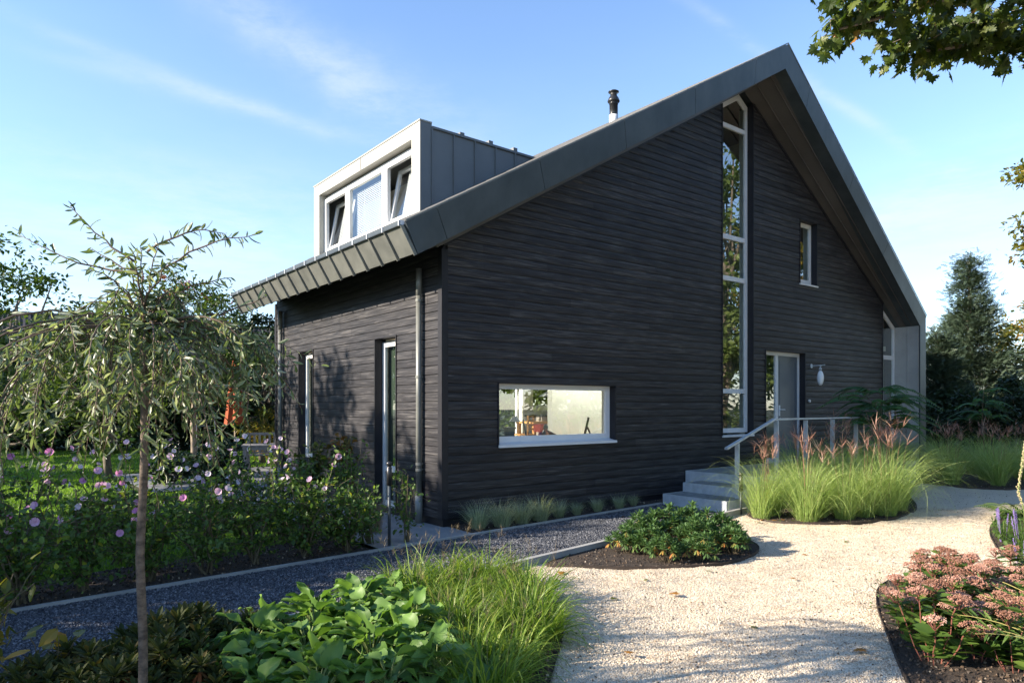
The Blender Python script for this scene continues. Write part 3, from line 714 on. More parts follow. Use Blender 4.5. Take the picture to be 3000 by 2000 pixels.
M_lit = bpy.data.materials.new('lit_diffuser'); M_lit.use_nodes = True; _b = M_lit.node_tree.nodes['Principled BSDF']; _b.inputs['Emission Color'].default_value = (1,.96,.9,1); _b.inputs['Emission Strength'].default_value = 7.0
cli = thing('ceiling_light', 'lit long white ceiling light inside behind the low window', 'ceiling light', H3(6.3,2.9,2.93), HROT)
m = MB(); m.box((-1.5,-.35,-.05),(1.5,.35,-.02)); m.build('diffuser', M_lit, cli); m = MB(); m.box((-1.52,-.37,-.02),(1.52,.37,.04)); m.build('housing', M_white, cli)
cl2 = dup(cli, H3(3.0,3.4,2.93), HROT, 1.0, 'added lit ceiling panel brightening the room nearer the side wall')  # second panel is added only to brighten the room
M_pine = surf('orange_pine', (.55,.26,.07), (.68,.36,.12), ns=6, rough=.5, bstr=0)
tb_ = thing('dining_table', 'orange pine dining table inside seen through low window', 'table', H3(6.4,5.45,.48), HROT)
m = MB(); m.box((-.62,-.35,.70),(.62,.35,.75)); m.build('tabletop', M_pine, tb_)
for x in (-.56,.56):
    for y in (-.29,.29): m = MB(); m.box((x-.04,y-.04,0),(x+.04,y+.04,.70)); m.build('leg', M_pine, tb_)
ch = thing('chair', 'orange slatted pine chair left of indoor table', 'chair', H3(5.55,5.2,.48), HROT+.5)
m = MB(); m.box((-.2,-.2,.43),(.2,.2,.46)); m.build('seat', M_pine, ch)
for x in (-.18,.18):
    for y in (-.18,.18): m = MB(); m.box((x-.02,y-.02,0),(x+.02,y+.02,.43 if y > 0 else .9)); m.build('leg', M_pine, ch)
m = MB()
for z in (.55,.65,.75,.85): m.box((-.16,-.19,z),(.16,-.17,z+.05))
m.build('backrest', M_pine, ch)
sc_ = thing('red_stool', 'red folding stool with purple legs inside by the table', 'stool', H3(5.2,4.1,.48), HROT)
m = MB(); m.box((-.16,-.12,.55),(.16,.12,.72)); m.build('seat', surf('red_fabric', (.35,.03,.03), (.45,.05,.04), bstr=0), sc_)
for x in (-.13,.0,.13): m = MB(); m.bar((x,0,0),(x*.5,0,.55),.05,.05,up=(0,1,0)); m.build('leg', surf('purple_fabric', (.12,.03,.2), (.16,.05,.26), bstr=0), sc_)
pt = thing('window_pot', 'dark square pot inside the left of the low window', 'pot', H3(1.28,.22,1.10), HROT)
m = MB(); m.hexa([(-.05,-.04,0),(.05,-.04,0),(.05,.04,0),(-.05,.04,0),(-.06,-.05,.17),(.06,-.05,.17),(.06,.05,.17),(-.06,.05,.17)]); m.box((-.075,-.06,.17),(.075,.06,.20)); m.build('pot_body', M_black, pt)
dl = thing('desk_lamp', 'grey angled desk lamp standing inside the low window', 'lamp', H3(1.62,.45,.95), HROT)
m = MB(); m.tube([(.18,0,.1),(.1,0,.45)], .012, 8); m.build('arm', M_black, dl); m = MB(); m.lathe([(.03,.08),(.09,0),(.085,0)], (-.06,0,.42), 16); m.build('lamp_shade', M_galv, dl)
rh = thing('range_hood', 'steel range hood with chimney against kitchen window inside', 'range hood', H3(6.95,5.72,1.85), HROT)
m = MB(); m.hexa([(-.3,-.25,0),(.3,-.25,0),(.3,.25,0),(-.3,.25,0),(-.12,-.1,.14),(.12,-.1,.14),(.12,.1,.14),(-.12,.1,.14)]); m.build('hood', M_alu, rh); m = MB(); m.box((-.1,-.1,.14),(.1,.1,1.1)); m.build('duct', M_alu, rh)
kc = thing('kitchen_counter', 'long kitchen counter with pale drawers inside house', 'counter', H3(7.2,5.6,.48), HROT)
m = MB(); m.box((-1.0,-.3,0),(2.0,.35,.86)); m.build('cabinet', M_wood, kc); m = MB(); m.box((-1.02,-.32,.86),(2.02,.36,.90)); m.build('worktop', M_black, kc)
fig = thing('window_sculpture', 'small dark reclining sculpture on inner window ledge', 'sculpture', H3(2.08,.24,1.12), HROT)
m = MB(); m.tube([(-.16,0,.02),(-.1,0,.09),(.0,0,.06),(.16,0,.02)], [.03,.05,.04,.015], 10); m.lathe([(0,.06),(.03,.09),(.04,.13),(.03,.165),(0,.18)], (-.09,0,.03), 12); m.build('figure', M_black, fig, smooth=True)
ez = thing('picture_stand', 'small dark wooden easel inside right of low window', 'easel', H3(2.86,.24,1.12), HROT)
m = MB(); m.bar((-.06,0,.02),(.03,0,.30),.03,.02,up=(0,1,0)); m.bar((.10,.02,.02),(.0,.02,.18),.02,.02,up=(0,1,0)); m.build('stand', M_black, ez)

# ---- steps, platform and railing
st = thing('entrance_steps', 'galvanised steel steps and grated landing at the front door', 'steps', H3(0,0,0), HROT)
def tread(u0,u1,w0,w1,z):
    a = MB(); a.box((u0,w1,0),(u0+.006,w0,z)); a.box((u0+.006,w1,0),(u1,w1+.006,z)); a.box((u0+.006,w0-.006,0),(u1,w0,z))
    a.box((u0+.006,w1+.006,z-.045),(u1,w0-.006,z-.04))
    r = a.build('step_box', M_galv, st)
    b = MB(); n = int((w0-w1)/.034)
    for i in range(1, n): w = w1+(w0-w1)*i/n; b.box((u0+.007,w-.003,z-.035),(u1,w+.003,z-.001))
    k = int((u1-u0)/.10)
    for i in range(1, k+1): u = u0+(u1-u0)*i/(k+1); b.box((u-.003,w1+.007,z-.0345),(u+.003,w0-.007,z-.003))
    b.build('grating', M_gratebar, st)
tread(3.95,4.47,-.38,-1.58,.19); tread(4.47,4.97,-.37,-1.581,.335); tread(4.97,10.4,-.03,-1.582,.48)
rl = thing('railing', 'galvanised steel handrail with flat top along the steps', 'railing', H3(0,0,0), HROT)
def rz_(u): return .963+(u-4.08)*(1.381-.963)/(5.34-4.08)
for u in (4.34,5.42,6.30,7.20,8.05):
    zt = rz_(u) if u < 5.34 else 1.375
    zb = .19 if u < 4.47 else .47
    m = MB(); m.box((u-.012,-1.535,zb),(u+.012,-1.465,zt-.01)); m.box((u-.0115,-1.505,zb+.0),(u+.035,-1.493,zt-.012)); m.build('post', M_galv, rl)
m = MB()
def tubebar(p, q):
    p=np.array(p,float); q=np.array(q,float); w,h,t=.06,.028,.004
    for oy,oz,ww,hh in ((0,h/2-t/2,w,t),(0,-h/2+t/2,w,t)): m.bar(p+[0,oy,oz],q+[0,oy,oz],ww,hh)
    for oy in (-w/2+t/2,w/2-t/2): m.bar(p+[0,oy,0],q+[0,oy,0],t,h-2*t)
tubebar((4.06,-1.5,.963),(5.345,-1.5,1.388)); tubebar((5.345,-1.5,1.388),(8.15,-1.5,1.392))
m.build('handrail', M_galv, rl)
by = thing('blue_stool', 'small blue plastic child stool on the landing', 'stool', H3(9.85,-1.0,.48), HROT)
M_blue = surf('blue_plastic', (.02,.16,.27), (.03,.20,.32), bstr=0)
m = MB(); m.box((-.20,-.15,.30),(.20,.15,.33)); m.build('seat', M_blue, by)
for x in (-.17,.17):
    for y in (-.12,.12): m = MB(); m.bar((x*1.25,y*1.1,0),(x,y,.30),.035,.035,up=(0,1,0)); m.build('leg', M_blue, by)
rb = thing('red_watering_can', 'small red watering can on the landing beside stool', 'watering can', H3(9.1,-1.3,.48), HROT)
m = MB(); m.lathe([(0,0),(.07,0),(.08,.1),(.05,.15),(.045,.15)], (0,0,0), 16); m.tube([(.06,0,.05),(.15,0,.15),(.18,0,.17)], [.02,.012,.018], 8); m.tube([(-.06,0,.03),(-.12,0,.1),(-.05,0,.16)], .008, 6); m.build('can_body', surf('red_plastic', (.4,.06,.04), (.5,.08,.05), bstr=0), rb, smooth=True)
def bollard(loc, h, label):
    b = thing('bollard_light', label, 'bollard light', loc, 0, 'slim garden lights')
    m = MB(); m.tube([(0,0,0),(0,0,h-.27)], .018, 12); m.build('post', M_zincd, b, smooth=True)
    m = MB(); m.lathe([(0,0),(.030,0),(.030,.20),(.024,.205),(.024,.225),(.033,.23),(.033,.26),(.018,.27),(0,.27)], (0,0,h-.27), 16); m.build('lamp_head', M_black, b, smooth=True)
bollard((-1.40,7.95,0), .97, 'slim garden light with black head near house corner')
bollard((3.39,10.32,0), .62, 'short garden light with black head beside the steps')
# ------------------------------------------------------------------ plant tools
def nrm(a): return a / (np.linalg.norm(a, axis=-1, keepdims=True) + 1e-9)
def frames(D, Uv):
    Y = nrm(D); Z = nrm(Uv - (Uv*Y).sum(-1, keepdims=True)*Y); X = np.cross(Y, Z); return np.stack([X, Y, Z], -1)
def rdir(n, zb=0.0, r=rs):
    v = r.normal(size=(n,3)); v[:,2] += zb; return nrm(v)
def leafgrid(rows, width, curl=.12, fold=.05, wave=0, cols=3, seed=0):
    # rows: list of (t, halfwidth factor)
    V = []; F = []; rr = np.random.RandomState(seed); n = len(rows)
    for i, (t, h) in enumerate(rows):
        for j in range(cols):
            x = (j/(cols-1)*2-1); wv = wave*sin(t*9+x*2+seed)*abs(x)
            V.append((x*h*width, t, -curl*t*t + fold*abs(x) + wv))
    for i in range(n-1):
        for j in range(cols-1): a = i*cols+j; F.append((a, a+1, a+cols+1, a+cols))
    return np.array(V), [np.array(F)]
L_NAR = leafgrid([(0,.15),(.3,.9),(.65,.85),(1,.08)], .10, .22, .03)
L_PEAR = leafgrid([(0,.12),(.3,.85),(.6,1),(.85,.55),(1,.05)], .125, .34, .05)
L_OVA = leafgrid([(0,.2),(.3,1),(.65,.85),(1,.08)], .30, .15, .06)
L_BIG = leafgrid([(0,.25),(.1,.75),(.25,1),(.42,.95),(.6,.82),(.8,.52),(.92,.25),(1,.04)], .33, .42, .10, .085, 7, 2)
L_OBL = leafgrid([(0,.25),(.4,.75),(.75,1),(1,.25)], .15, .16, .05)
L_PET = leafgrid([(0,.18),(.45,.75),(.85,1),(1,.75)], .42, -.25, .05, .03)
def maple_tpl():
    a = [(0,0),(.16,.12),(.46,.02),(.38,.20),(.62,.34),(.42,.38),(.50,.52),(.26,.46),(.30,.72),(.14,.68),(0,1.0)]
    pts = a + [(-x, y) for x, y in a[-2:0:-1]]
    V = [(0,.34,.03)] + [(x, y, -.10*y*y-.12*abs(x)) for x, y in pts]; n = len(pts)
    return np.array(V), [np.array([(0, i+1, (i+1) % n+1) for i in range(n)])]
L_MAP = maple_tpl()
def spray_tpl(k=7, l=.34, w=.055):
    V = []; F = []
    for i in range(k):
        t = (i+1)/(k+.5); s = 1 if i % 2 else -1; a = s*(.85-.4*t); L_ = l*(1-.55*t)
        b = np.array([0, t*.85, -.1*t*t]); d = np.array([sin(a), cos(a), -.15]); p = np.array([cos(a), -sin(a), 0])*w
        o = len(V); V += [b-p*.4, b+p*.4, b+d*L_*.6+p, b+d*L_*1.0, b+d*L_*.6-p]; F.append([o, o+1, o+2, o+3, o+4])
    return np.array(V), [np.array(F)]
L_SPR = spray_tpl(); L_PIN = spray_tpl(12, .22, .035)
def leaves(m, tpl, T, D, size, ti, up=None, jit=.5):
    n = len(T)
    if n == 0: return
    if up is None: up = np.tile([0,0,1.], (n,1))
    up = up + rs.normal(size=(n,3))*jit
    M = frames(D, up) * np.asarray(size).reshape(-1,1,1)*np.ones((n,1,1))
    m.inst(tpl[0], tpl[1], M, np.asarray(T), np.asarray(ti))
def blades(m, B, az, L, lean, droop, w, seg=6, ti=.5, pw=1.6):
    n = len(B); s = np.linspace(0,1,seg+1)
    L = np.broadcast_to(L,(n,)); lean = np.broadcast_to(lean,(n,)); droop = np.broadcast_to(droop,(n,)); w = np.broadcast_to(w,(n,)); ti = np.broadcast_to(ti,(n,))
    th = lean[:,None] + droop[:,None]*s[None]**pw
    dr = np.sin(th)*L[:,None]/seg; dz = np.cos(th)*L[:,None]/seg
    r = np.concatenate([np.zeros((n,1)), np.cumsum(dr[:,:-1],1)],1); z = np.concatenate([np.zeros((n,1)), np.cumsum(dz[:,:-1],1)],1)
    az2 = az[:,None] + .25*s[None]*rs.normal(size=(n,1))
    P = B[:,None,:] + np.stack([r*np.cos(az2), r*np.sin(az2), z],-1)
    tw = az + pi/2 + rs.normal(size=n)*.5
    side = np.stack([np.cos(tw), np.sin(tw), rs.normal(size=n)*.15],-1)[:,None,:]
    prof_ = (np.minimum(1, .45+s*3)*(1-s**2.2)*.96+.04)[None,:,None]
    V = np.stack([P - side*prof_*w[:,None,None]/2, P + side*prof_*w[:,None,None]/2], 2).reshape(-1,3)
    k = 2*(seg+1); i = (np.arange(n)*k)[:,None] + (np.arange(seg)*2)[None]
    F = np.stack([i, i+1, i+3, i+2], -1).reshape(-1,4); m.add(V, F, np.repeat(ti, k))
    return P[:,-1]
def curve(p0, p1, sag=.0, n=6, wob=.0, r=rs):
    p0 = np.array(p0,float); p1 = np.array(p1,float); t = np.linspace(0,1,n)[:,None]
    P = p0+(p1-p0)*t; P[:,2] += (sag*4*t*(1-t))[:,0]; P[1:-1] += r.normal(size=(n-2,3))*wob; return P

# leaf colours (real-world albedo)
G_TREE = leafmat('tree_leaf', [(0,(.030,.055,.012)),(.5,(.055,.095,.018)),(1,(.10,.14,.03))])
G_PALE = leafmat('pale_green_leaf', [(0,(.07,.11,.03)),(.5,(.13,.19,.05)),(1,(.22,.27,.09))])
G_DARK = leafmat('evergreen_leaf', [(0,(.012,.026,.010)),(.6,(.022,.045,.016)),(1,(.045,.075,.025))], trans=.12)
G_YEL = leafmat('autumn_leaf', [(0,(.07,.09,.015)),(.45,(.15,.15,.025)),(.8,(.32,.20,.03)),(1,(.35,.12,.02))])
G_CON = leafmat('blue_green_needles', [(0,(.025,.045,.028)),(.6,(.06,.092,.056)),(1,(.13,.17,.11))], trans=.1, rough=.6)
G_WIL = leafmat('silvery_narrow_leaf', [(0,(.04,.065,.024)),(.45,(.085,.125,.045)),(.8,(.18,.22,.11)),(1,(.36,.38,.28))], trans=.33, rough=.38, spec=.5)
G_MAL = leafmat('mallow_leaf', [(0,(.04,.085,.018)),(.6,(.085,.15,.03)),(.93,(.15,.22,.045)),(1,(.36,.36,.03))])
G_HOS = leafmat('broad_leaf', [(0,(.07,.14,.03)),(.6,(.12,.22,.045)),(.95,(.19,.30,.07)),(1,(.40,.38,.06))], trans=.3, rough=.5)
G_HAK = leafmat('bright_grass_blade', [(0,(.06,.12,.015)),(.5,(.14,.23,.025)),(.88,(.24,.31,.05)),(1,(.36,.28,.11))], trans=.35)
G_MIS = leafmat('maiden_grass_blade', [(0,(.12,.19,.06)),(.5,(.28,.38,.11)),(.85,(.46,.54,.21)),(1,(.58,.56,.28))], trans=.35)
G_FES = leafmat('blue_green_fescue', [(0,(.14,.18,.11)),(.5,(.32,.37,.24)),(1,(.50,.52,.37))], trans=.3)
G_RHO = leafmat('rosette_leaf', [(0,(.04,.08,.024)),(.62,(.085,.16,.045)),(.80,(.18,.21,.06)),(.9,(.32,.22,.05)),(1,(.36,.14,.04))], trans=.2)
G_RED = leafmat('bronze_leaf', [(0,(.025,.040,.014)),(.5,(.06,.070,.020)),(.75,(.15,.075,.025)),(1,(.36,.11,.04))], trans=.2, spec=.15, rough=.6)
G_SUM = leafmat('feathery_leaf', [(0,(.03,.08,.035)),(.6,(.06,.15,.06)),(1,(.14,.26,.06))], trans=.3)
G_MAP = leafmat('maple_leaf', [(0,(.022,.042,.008)),(.6,(.055,.085,.012)),(.93,(.11,.13,.018)),(1,(.30,.14,.03))], trans=.35)
G_LAWN = leafmat('lawn_blade', [(0,(.08,.17,.015)),(.6,(.16,.29,.025)),(1,(.26,.38,.06))], trans=.45)
G_LIR = leafmat('strap_leaf', [(0,(.03,.07,.015)),(.6,(.07,.13,.025)),(1,(.16,.22,.05))], trans=.3)
M_PLUME = leafmat('plume_pink', [(0,(.20,.09,.07)),(.6,(.42,.22,.16)),(1,(.60,.43,.32))], trans=.3, tcol=(1.2,1,.9))
M_SEED = leafmat('seed_head', [(0,(.16,.12,.06)),(1,(.34,.26,.15))], trans=.3, tcol=(1,1,.9))
M_SED = leafmat('stonecrop_pink', [(0,(.12,.055,.03)),(.4,(.28,.135,.09)),(.8,(.43,.23,.17)),(1,(.54,.36,.28))], trans=.1, rough=.8)
M_PINK = leafmat('petal_pink', [(0,(.55,.18,.40)),(.5,(.66,.32,.52)),(1,(.74,.52,.66))], trans=.35, rough=.6, tcol=(1.1,1,1.05))
M_PALE = leafmat('petal_pale', [(0,(.62,.36,.50)),(.5,(.72,.56,.66)),(1,(.80,.74,.80))], trans=.35, rough=.6, tcol=(1.05,1,1.05))
M_PURP = leafmat('purple_bead', [(0,(.16,.10,.32)),(1,(.34,.25,.55))], trans=.1)
M_BERRY = leafmat('red_berry', [(0,(.25,.02,.02)),(1,(.5,.05,.05))], trans=0)
M_YBEAD = leafmat('straw_bead', [(0,(.4,.34,.18)),(1,(.6,.5,.3))], trans=.1)

def tree(name, label, x, y, h, cb, cr, nl, tpl, ls, mat, ncl=60, seed=1, group=None, tr=None, bark=None, cs=.30, hang=0, top=.0, cry=None, cat='tree', berries=0, shell=.45, lean=(0,0)):
    r = np.random.RandomState(seed); root = thing(name, label, cat, (x,y,0), 0, group)
    cry = cry or cr; cz = (h+cb)/2; hz = (h-cb)/2
    d = rdir(ncl, 0, r); rad = r.uniform(shell,1.0,ncl)**.6
    taper = 1 - top*np.clip(d[:,2]*rad,0,1)
    c = np.stack([d[:,0]*rad*cr*taper, d[:,1]*rad*cry*taper, cz+d[:,2]*rad*hz],-1)
    c[:,0] += lean[0]*(c[:,2]/h); c[:,1] += lean[1]*(c[:,2]/h)
    tr = tr or h*.022
    m = MB(); tt = np.array([lean[0]*.6, lean[1]*.6, cz+hz*.2])
    P = curve((0,0,-.05), tt, 0, 7, tr*.6, r); m.tube(P, np.linspace(tr, tr*.4, 7), 8)
    nb = min(ncl, 16)
    for i in r.choice(ncl, nb, replace=False):
        k = r.randint(2,6); Q = curve(P[k], c[i], -.05*cr, 5, .04*cr, r); m.tube(Q, np.linspace(tr*.42, tr*.09, 5), 5)
    m.build('trunk', bark or M_bark, root, smooth=True)
    w = r.uniform(.5,1.5,ncl); w /= w.sum(); ci = r.choice(ncl, nl, p=w); cw = r.uniform(.6,1.25,ncl)
    off = rdir(nl, 0, r)*(r.uniform(0,1,(nl,1))**.5)*cs*cr*cw[ci][:,None]; off[:,2] *= .65
    T = c[ci]+off; D = nrm(off+rdir(nl,0,r)*cs*cr*.6); D[:,2] -= hang
    ct = r.uniform(-.22,.22,ncl)
    m = MB(); up = np.tile([0,0,1.],(nl,1)) + .6*nrm(off)
    leaves(m, tpl, T, D, ls*r.uniform(.6,1.25,nl), np.clip(r.uniform(.15,.8,nl)+ct[ci],0,1), up, .45)
    m.build('crown', mat, root)
    if berries:
        m = MB(); bi = r.choice(nl, berries); bt = np.repeat(T[bi],12,0)+r.normal(size=(berries*12,3))*.05
        m.inst(OCT_V, OCT_F, rand_rot(len(bt))*.022, bt, r.uniform(0,1,len(bt))); m.build('berries', M_BERRY, root, kind='stuff')
    return root

# ---- background, left
tree('garden_tree', 'green garden tree cut by the left edge of photo', -9.2, 12.2, 4.6, .6, 1.75, 9000, L_OVA, .085, G_TREE, 90, 11, cs=.24)
tree('garden_tree', 'small loose green tree between left edge and tiled roof', -8.9, 15.4, 4.0, .4, 1.15, 5000, L_OVA, .085, G_TREE, 60, 12, cs=.22)
tree('rowan_tree', 'rowan tree with red berry clusters behind weeping tree', -7.9, 17.3, 5.0, 1.6, 1.75, 9000, L_OVA, .085, G_TREE, 80, 13, tr=.085, bark=M_barkp, berries=60, cs=.22)
tree('garden_tree', 'dark green tree beside the far corner of the house', -7.0, 19.6, 4.5, .8, 1.25, 7000, L_OVA, .11, G_DARK, 60, 14, cs=.26)
for i, (x, y, h, r_) in enumerate([(-22,25,4.6,2.3),(-18.6,25.5,4.2,2.2),(-15.6,25,4.4,2.1),(-12.9,25.4,4.1,1.9),(-10.6,25,4.3,1.8),(-8.2,25.3,4.2,1.8),(-5.2,26,4.6,2.2),(-2,27,4.5,2.2),(-26,24,5,2.6)]):
    tree('evergreen_tree', 'dark evergreen behind the lawn, %s in its row from the left' % ORD[i], x, y, h, .0, r_*1.1, 8500, L_OVA, .19, G_DARK, 90, 20+i, 'dark evergreens behind the lawn', cs=.34, shell=.2)
for i, (x, y, h, r_) in enumerate([(-5.75,13.6,.95,.75),(-6.9,14.3,.8,.5)]):
    tree('dark_shrub', ['low dark shrub in front of the rowan trunk','small dark shrub beside the stone pedestal'][i], x, y, h, .0, r_, 2200, L_OVA, .08, G_DARK, 30, 40+i, cat='shrub', shell=.1, tr=.02)
tree('tawny_shrub', 'tawny dry grass-like shrub beyond the terrace table', -6.2, 18.2, 1.7, .2, .75, 2500, L_NAR, .14, G_YEL, 30, 45, cat='shrub', shell=.1, tr=.02)
hg = thing('yew_hedge', 'long dark hedge behind the evergreens at end of lawn', 'hedge', (-18,27.2,0))
m = MB(); n_ = 26000; P_ = np.stack([rs.uniform(-17,17,n_), rs.uniform(-.7,.7,n_), 2.5*rs.uniform(0,1,n_)],-1); f_ = rs.randint(0,3,n_); P_[f_ == 0,1] = -.7+rs.normal(size=(f_ == 0).sum())*.08; P_[f_ == 1,2] = 2.5+rs.normal(size=(f_ == 1).sum())*.1
leaves(m, L_OVA, P_, rdir(n_), rs.uniform(.14,.26,n_), rs.uniform(0,.8,n_)); m.build('foliage', G_DARK, hg)
m = MB()
for k in range(18): m.tube([(-16+k*1.9,0,0),(-16+k*1.9,.05,1.8)], [.06,.02], 6)
m.build('stems', M_bark, hg)
# neighbour's row house
nh = thing('row_house', 'long neighbouring house with dark pantiled roof beyond garden', 'house', (-23,45.5,0), math.atan2(7,10.4))
m = MB(); m.box((-16,0.05,0),(14,8,4.3)); m.add([(-16,.05,4.3),(-16,8,4.3),(-16,4,7.3)],[(0,1,2)]); m.add([(14,.05,4.3),(14,8,4.3),(14,4,7.3)],[(0,2,1)])
M_brick = surf('dark_brick', (.13,.07,.05), (.22,.12,.08), ns=14, bstr=.2); m.build('wall', M_brick, nh)
m = MB(); m.hexa([(-16.3,-.5,3.95),(14.3,-.5,3.95),(14.3,4,7.33),(-16.3,4,7.33),(-16.3,-.5,4.1),(14.3,-.5,4.1),(14.3,4,7.48),(-16.3,4,7.48)]); m.hexa([(-16.3,4.002,7.33),(14.3,4.002,7.33),(14.3,8.5,3.95),(-16.3,8.5,3.95),(-16.3,4.002,7.48),(14.3,4.002,7.48),(14.3,8.5,4.1),(-16.3,8.5,4.1)])
for k in range(110):
    x = -16.2+k*.278; 
    m.bar((x,-.5,4.14),(x,3.95,7.50),.13,.09)
m.tube([(-16.3,4,7.55),(14.3,4,7.55)], .13, 8); m.build('roof', surf('pantiles', (.05,.042,.04), (.11,.09,.08), ns=5, rough=.7, bstr=.2), nh)
for k in range(8):
    m = MB(); x = -14+k*3.4; m.box((x,-.02,1),(x+1.5,.06,2.4)); m.build('window', M_glass, nh)
for i, (x, y, h) in enumerate([(.5,25,6),(4.0,27,7),(8.0,26,6.5)]):
    tree('garden_tree', 'green tree behind the house seen through its windows, %s from left' % ORD[i], x, y, h, .2, 2.4, 7000, L_OVA, .18, G_TREE, 70, 48+i, 'trees behind the house', cs=.3, shell=.2)
# garden furniture on the far terrace
ps = thing('closed_parasol', 'closed orange parasol on pole with heavy dark foot', 'parasol', (-7.15,18.0,0))
m = MB(); m.box((-.3,-.3,.0),(.3,.3,.09)); m.tube([(0,0,.09),(0,0,.5)], .045, 12); m.build('foot', M_zincd, ps)
m = MB(); m.tube([(0,0,.5),(0,0,2.9)], .024, 10); m.build('pole', M_barkp, ps)
m = MB(); V = []; 
for z, r_ in ((2.85,.03),(2.4,.09),(1.9,.13),(1.4,.17),(1.12,.20)):
    V.append([( (r_*(1+.35*(k%2)))*cos(k*pi/8), (r_*(1+.35*(k%2)))*sin(k*pi/8), z+.03*(k%2)) for k in range(16)])
m.add(sum(V,[]), [(i*16+j, i*16+(j+1)%16, (i+1)*16+(j+1)%16, (i+1)*16+j) for i in range(4) for j in range(16)])
m.build('canopy', surf('orange_canvas', (.30,.06,.018), (.42,.09,.03), ns=4, bstr=0, rough=.8), ps)
tt = thing('garden_table', 'weathered wooden garden table on terrace by house corner', 'table', (-5.35,15.9,0), .3)
m = MB()
for k in range(7): m.box((-.75,-.42+k*.12,.71),(.75,-.31+k*.12,.74))
m.box((-.72,-.4,.63),(.72,-.37,.71)); m.box((-.72,.37,.63),(.72,.4,.71)); m.build('tabletop', M_wood, tt)
for x in (-.68,.68):
    for y in (-.36,.36): m = MB(); m.box((x-.035,y-.035,0),(x+.035,y+.035,.71)); m.build('leg', M_wood, tt)
gb = thing('garden_bench', 'weathered slatted wooden bench behind the terrace table', 'bench', (-5.7,16.9,0), .3)
m = MB()
for k in range(4): m.box((-.7,-.22+k*.11,.42),(.7,-.13+k*.11,.445))
m.build('seat', M_wood, gb)
m = MB()
for k in range(12): m.box((-.66+k*.115,.22,.50),(-.61+k*.115,.24,.92))
m.box((-.7,.21,.90),(.7,.25,.96)); m.box((-.7,.21,.46),(.7,.25,.50)); m.build('backrest', M_wood, gb)
for x in (-.66,.66):
    for y in (-.2,.23): m = MB(); m.box((x-.03,y-.03,0),(x+.03,y+.03,.60 if y<0 else .96)); m.build('leg', M_wood, gb)
sdl = thing('sundial', 'stone pedestal with small armillary sundial on paving slab', 'sundial', (-8.05,16.6,0))
m = MB(); m.box((-.42,-.42,-.02),(.42,.42,.03)); m.hexa([(-.2,-.2,.03),(.2,-.2,.03),(.2,.2,.03),(-.2,.2,.03),(-.13,-.13,.36),(.13,-.13,.36),(.13,.13,.36),(-.13,.13,.36)]); m.box((-.16,-.16,.36),(.16,.16,.43)); m.build('pedestal', M_conc, sdl)
m = MB(); a = np.linspace(0,2*pi,17); 
m.tube([(.13*cos(t),0,.60+.13*sin(t)) for t in a], .009, 6, cap=False); m.tube([(.13*cos(t),.13*sin(t),.60) for t in a], .009, 6, cap=False); m.tube([(-.12,0,.50),(.12,0,.70)], .006, 6); m.tube([(0,0,.43),(0,0,.48)], .02, 8); m.build('rings', M_black, sdl)
gc = thing('metal_chair', 'thin dark metal folding chair on the lawn near parasol', 'chair', (-8.35,19.2,0), .7)
m = MB(); m.box((-.25,-.22,.52),(.25,.22,.55)); m.build('seat', M_zincd, gc)
m = MB()
for x in (-.25,.25): m.tube([(x,.22,.0),(x,.2,.55),(x,.3,1.2)], .014, 6)
m.tube([(-.25,.3,1.2),(.25,.3,1.2)], .014, 6); m.tube([(-.25,.28,1.05),(.25,.28,1.05)], .010, 6); m.build('back_frame', M_galv, gc)
for x in (-.25,.25): m = MB(); m.tube([(x,-.25,0),(x,-.1,.52)], .012, 6); m.build('leg', M_galv, gc)

# ---- background, right
def conifer(label, x, y, h, r_, n, seed, mat=G_CON, ls=.26):
    r = np.random.RandomState(seed); root = thing('conifer', label, 'conifer', (x,y,0))
    m = MB(); m.tube([(0,0,0),(0.03,0,h*.5),(0,.02,h*.97)], [h*.022,h*.014,h*.004], 8)
    nb = 260; bt = r.uniform(.02,.97,nb)**.9; ba = r.uniform(0,2*pi,nb); br = r_*(1-bt)**1.05*r.uniform(.55,1.25,nb)+.05
    for i in range(0,nb,2): m.tube(curve((0,0,h*bt[i]*.97),(br[i]*cos(ba[i])*.8,br[i]*sin(ba[i])*.8,h*bt[i]+br[i]*.2),-.06,4,.01,r), [.018,.014,.009,.004], 4)
    m.build('trunk', M_bark, root)
    i = r.choice(nb, n, p=br/br.sum()); s = r.uniform(.12,1.0,n)**.6
    w = .10+.22*(1-s); rr_ = br[i]*s; 
    T = np.stack([rr_*np.cos(ba[i]), rr_*np.sin(ba[i]), h*bt[i]+br[i]*(.35*s**2-.12*s)],-1)+r.normal(size=(n,3))*np.stack([w,w,w*.6],-1)*r_*.62
    D = np.stack([np.cos(ba[i]),np.sin(ba[i]),.30+.25*s],-1)+r.normal(size=(n,3))*.45
    m = MB(); leaves(m, L_SPR, T, D, ls*r.uniform(.6,1.2,n), np.clip(r.uniform(.1,.8,n)+.25*(s-.6),0,1), None, .5); m.build('crown', mat, root); return root
conifer('tall blue-green conifer right of the house', 15.1, 23, 6.7, 1.75, 30000, 51, ls=.24)
conifer('shorter blue-green conifer close to the house end wall', 12.55, 20.6, 3.9, 1.4, 18000, 52, ls=.22)
tree('autumn_tree', 'yellowing tree at right edge beside conifer', 21.0, 26, 6.2, .8, 2.7, 9000, L_OVA, .14, G_YEL, 80, 53, cs=.26)
tree('autumn_tree', 'low yellow-green tree between conifer and right edge', 17.8, 25, 4.4, .6, 1.7, 6000, L_OVA, .12, G_YEL, 60, 54, cs=.26)
tree('garden_tree', 'tall leafy tree poking in at right edge above gravel', 13.35, 15.6, 8.2, 2.9, 2.0, 9000, L_OVA, .12, G_YEL, 46, 55, cs=.22)
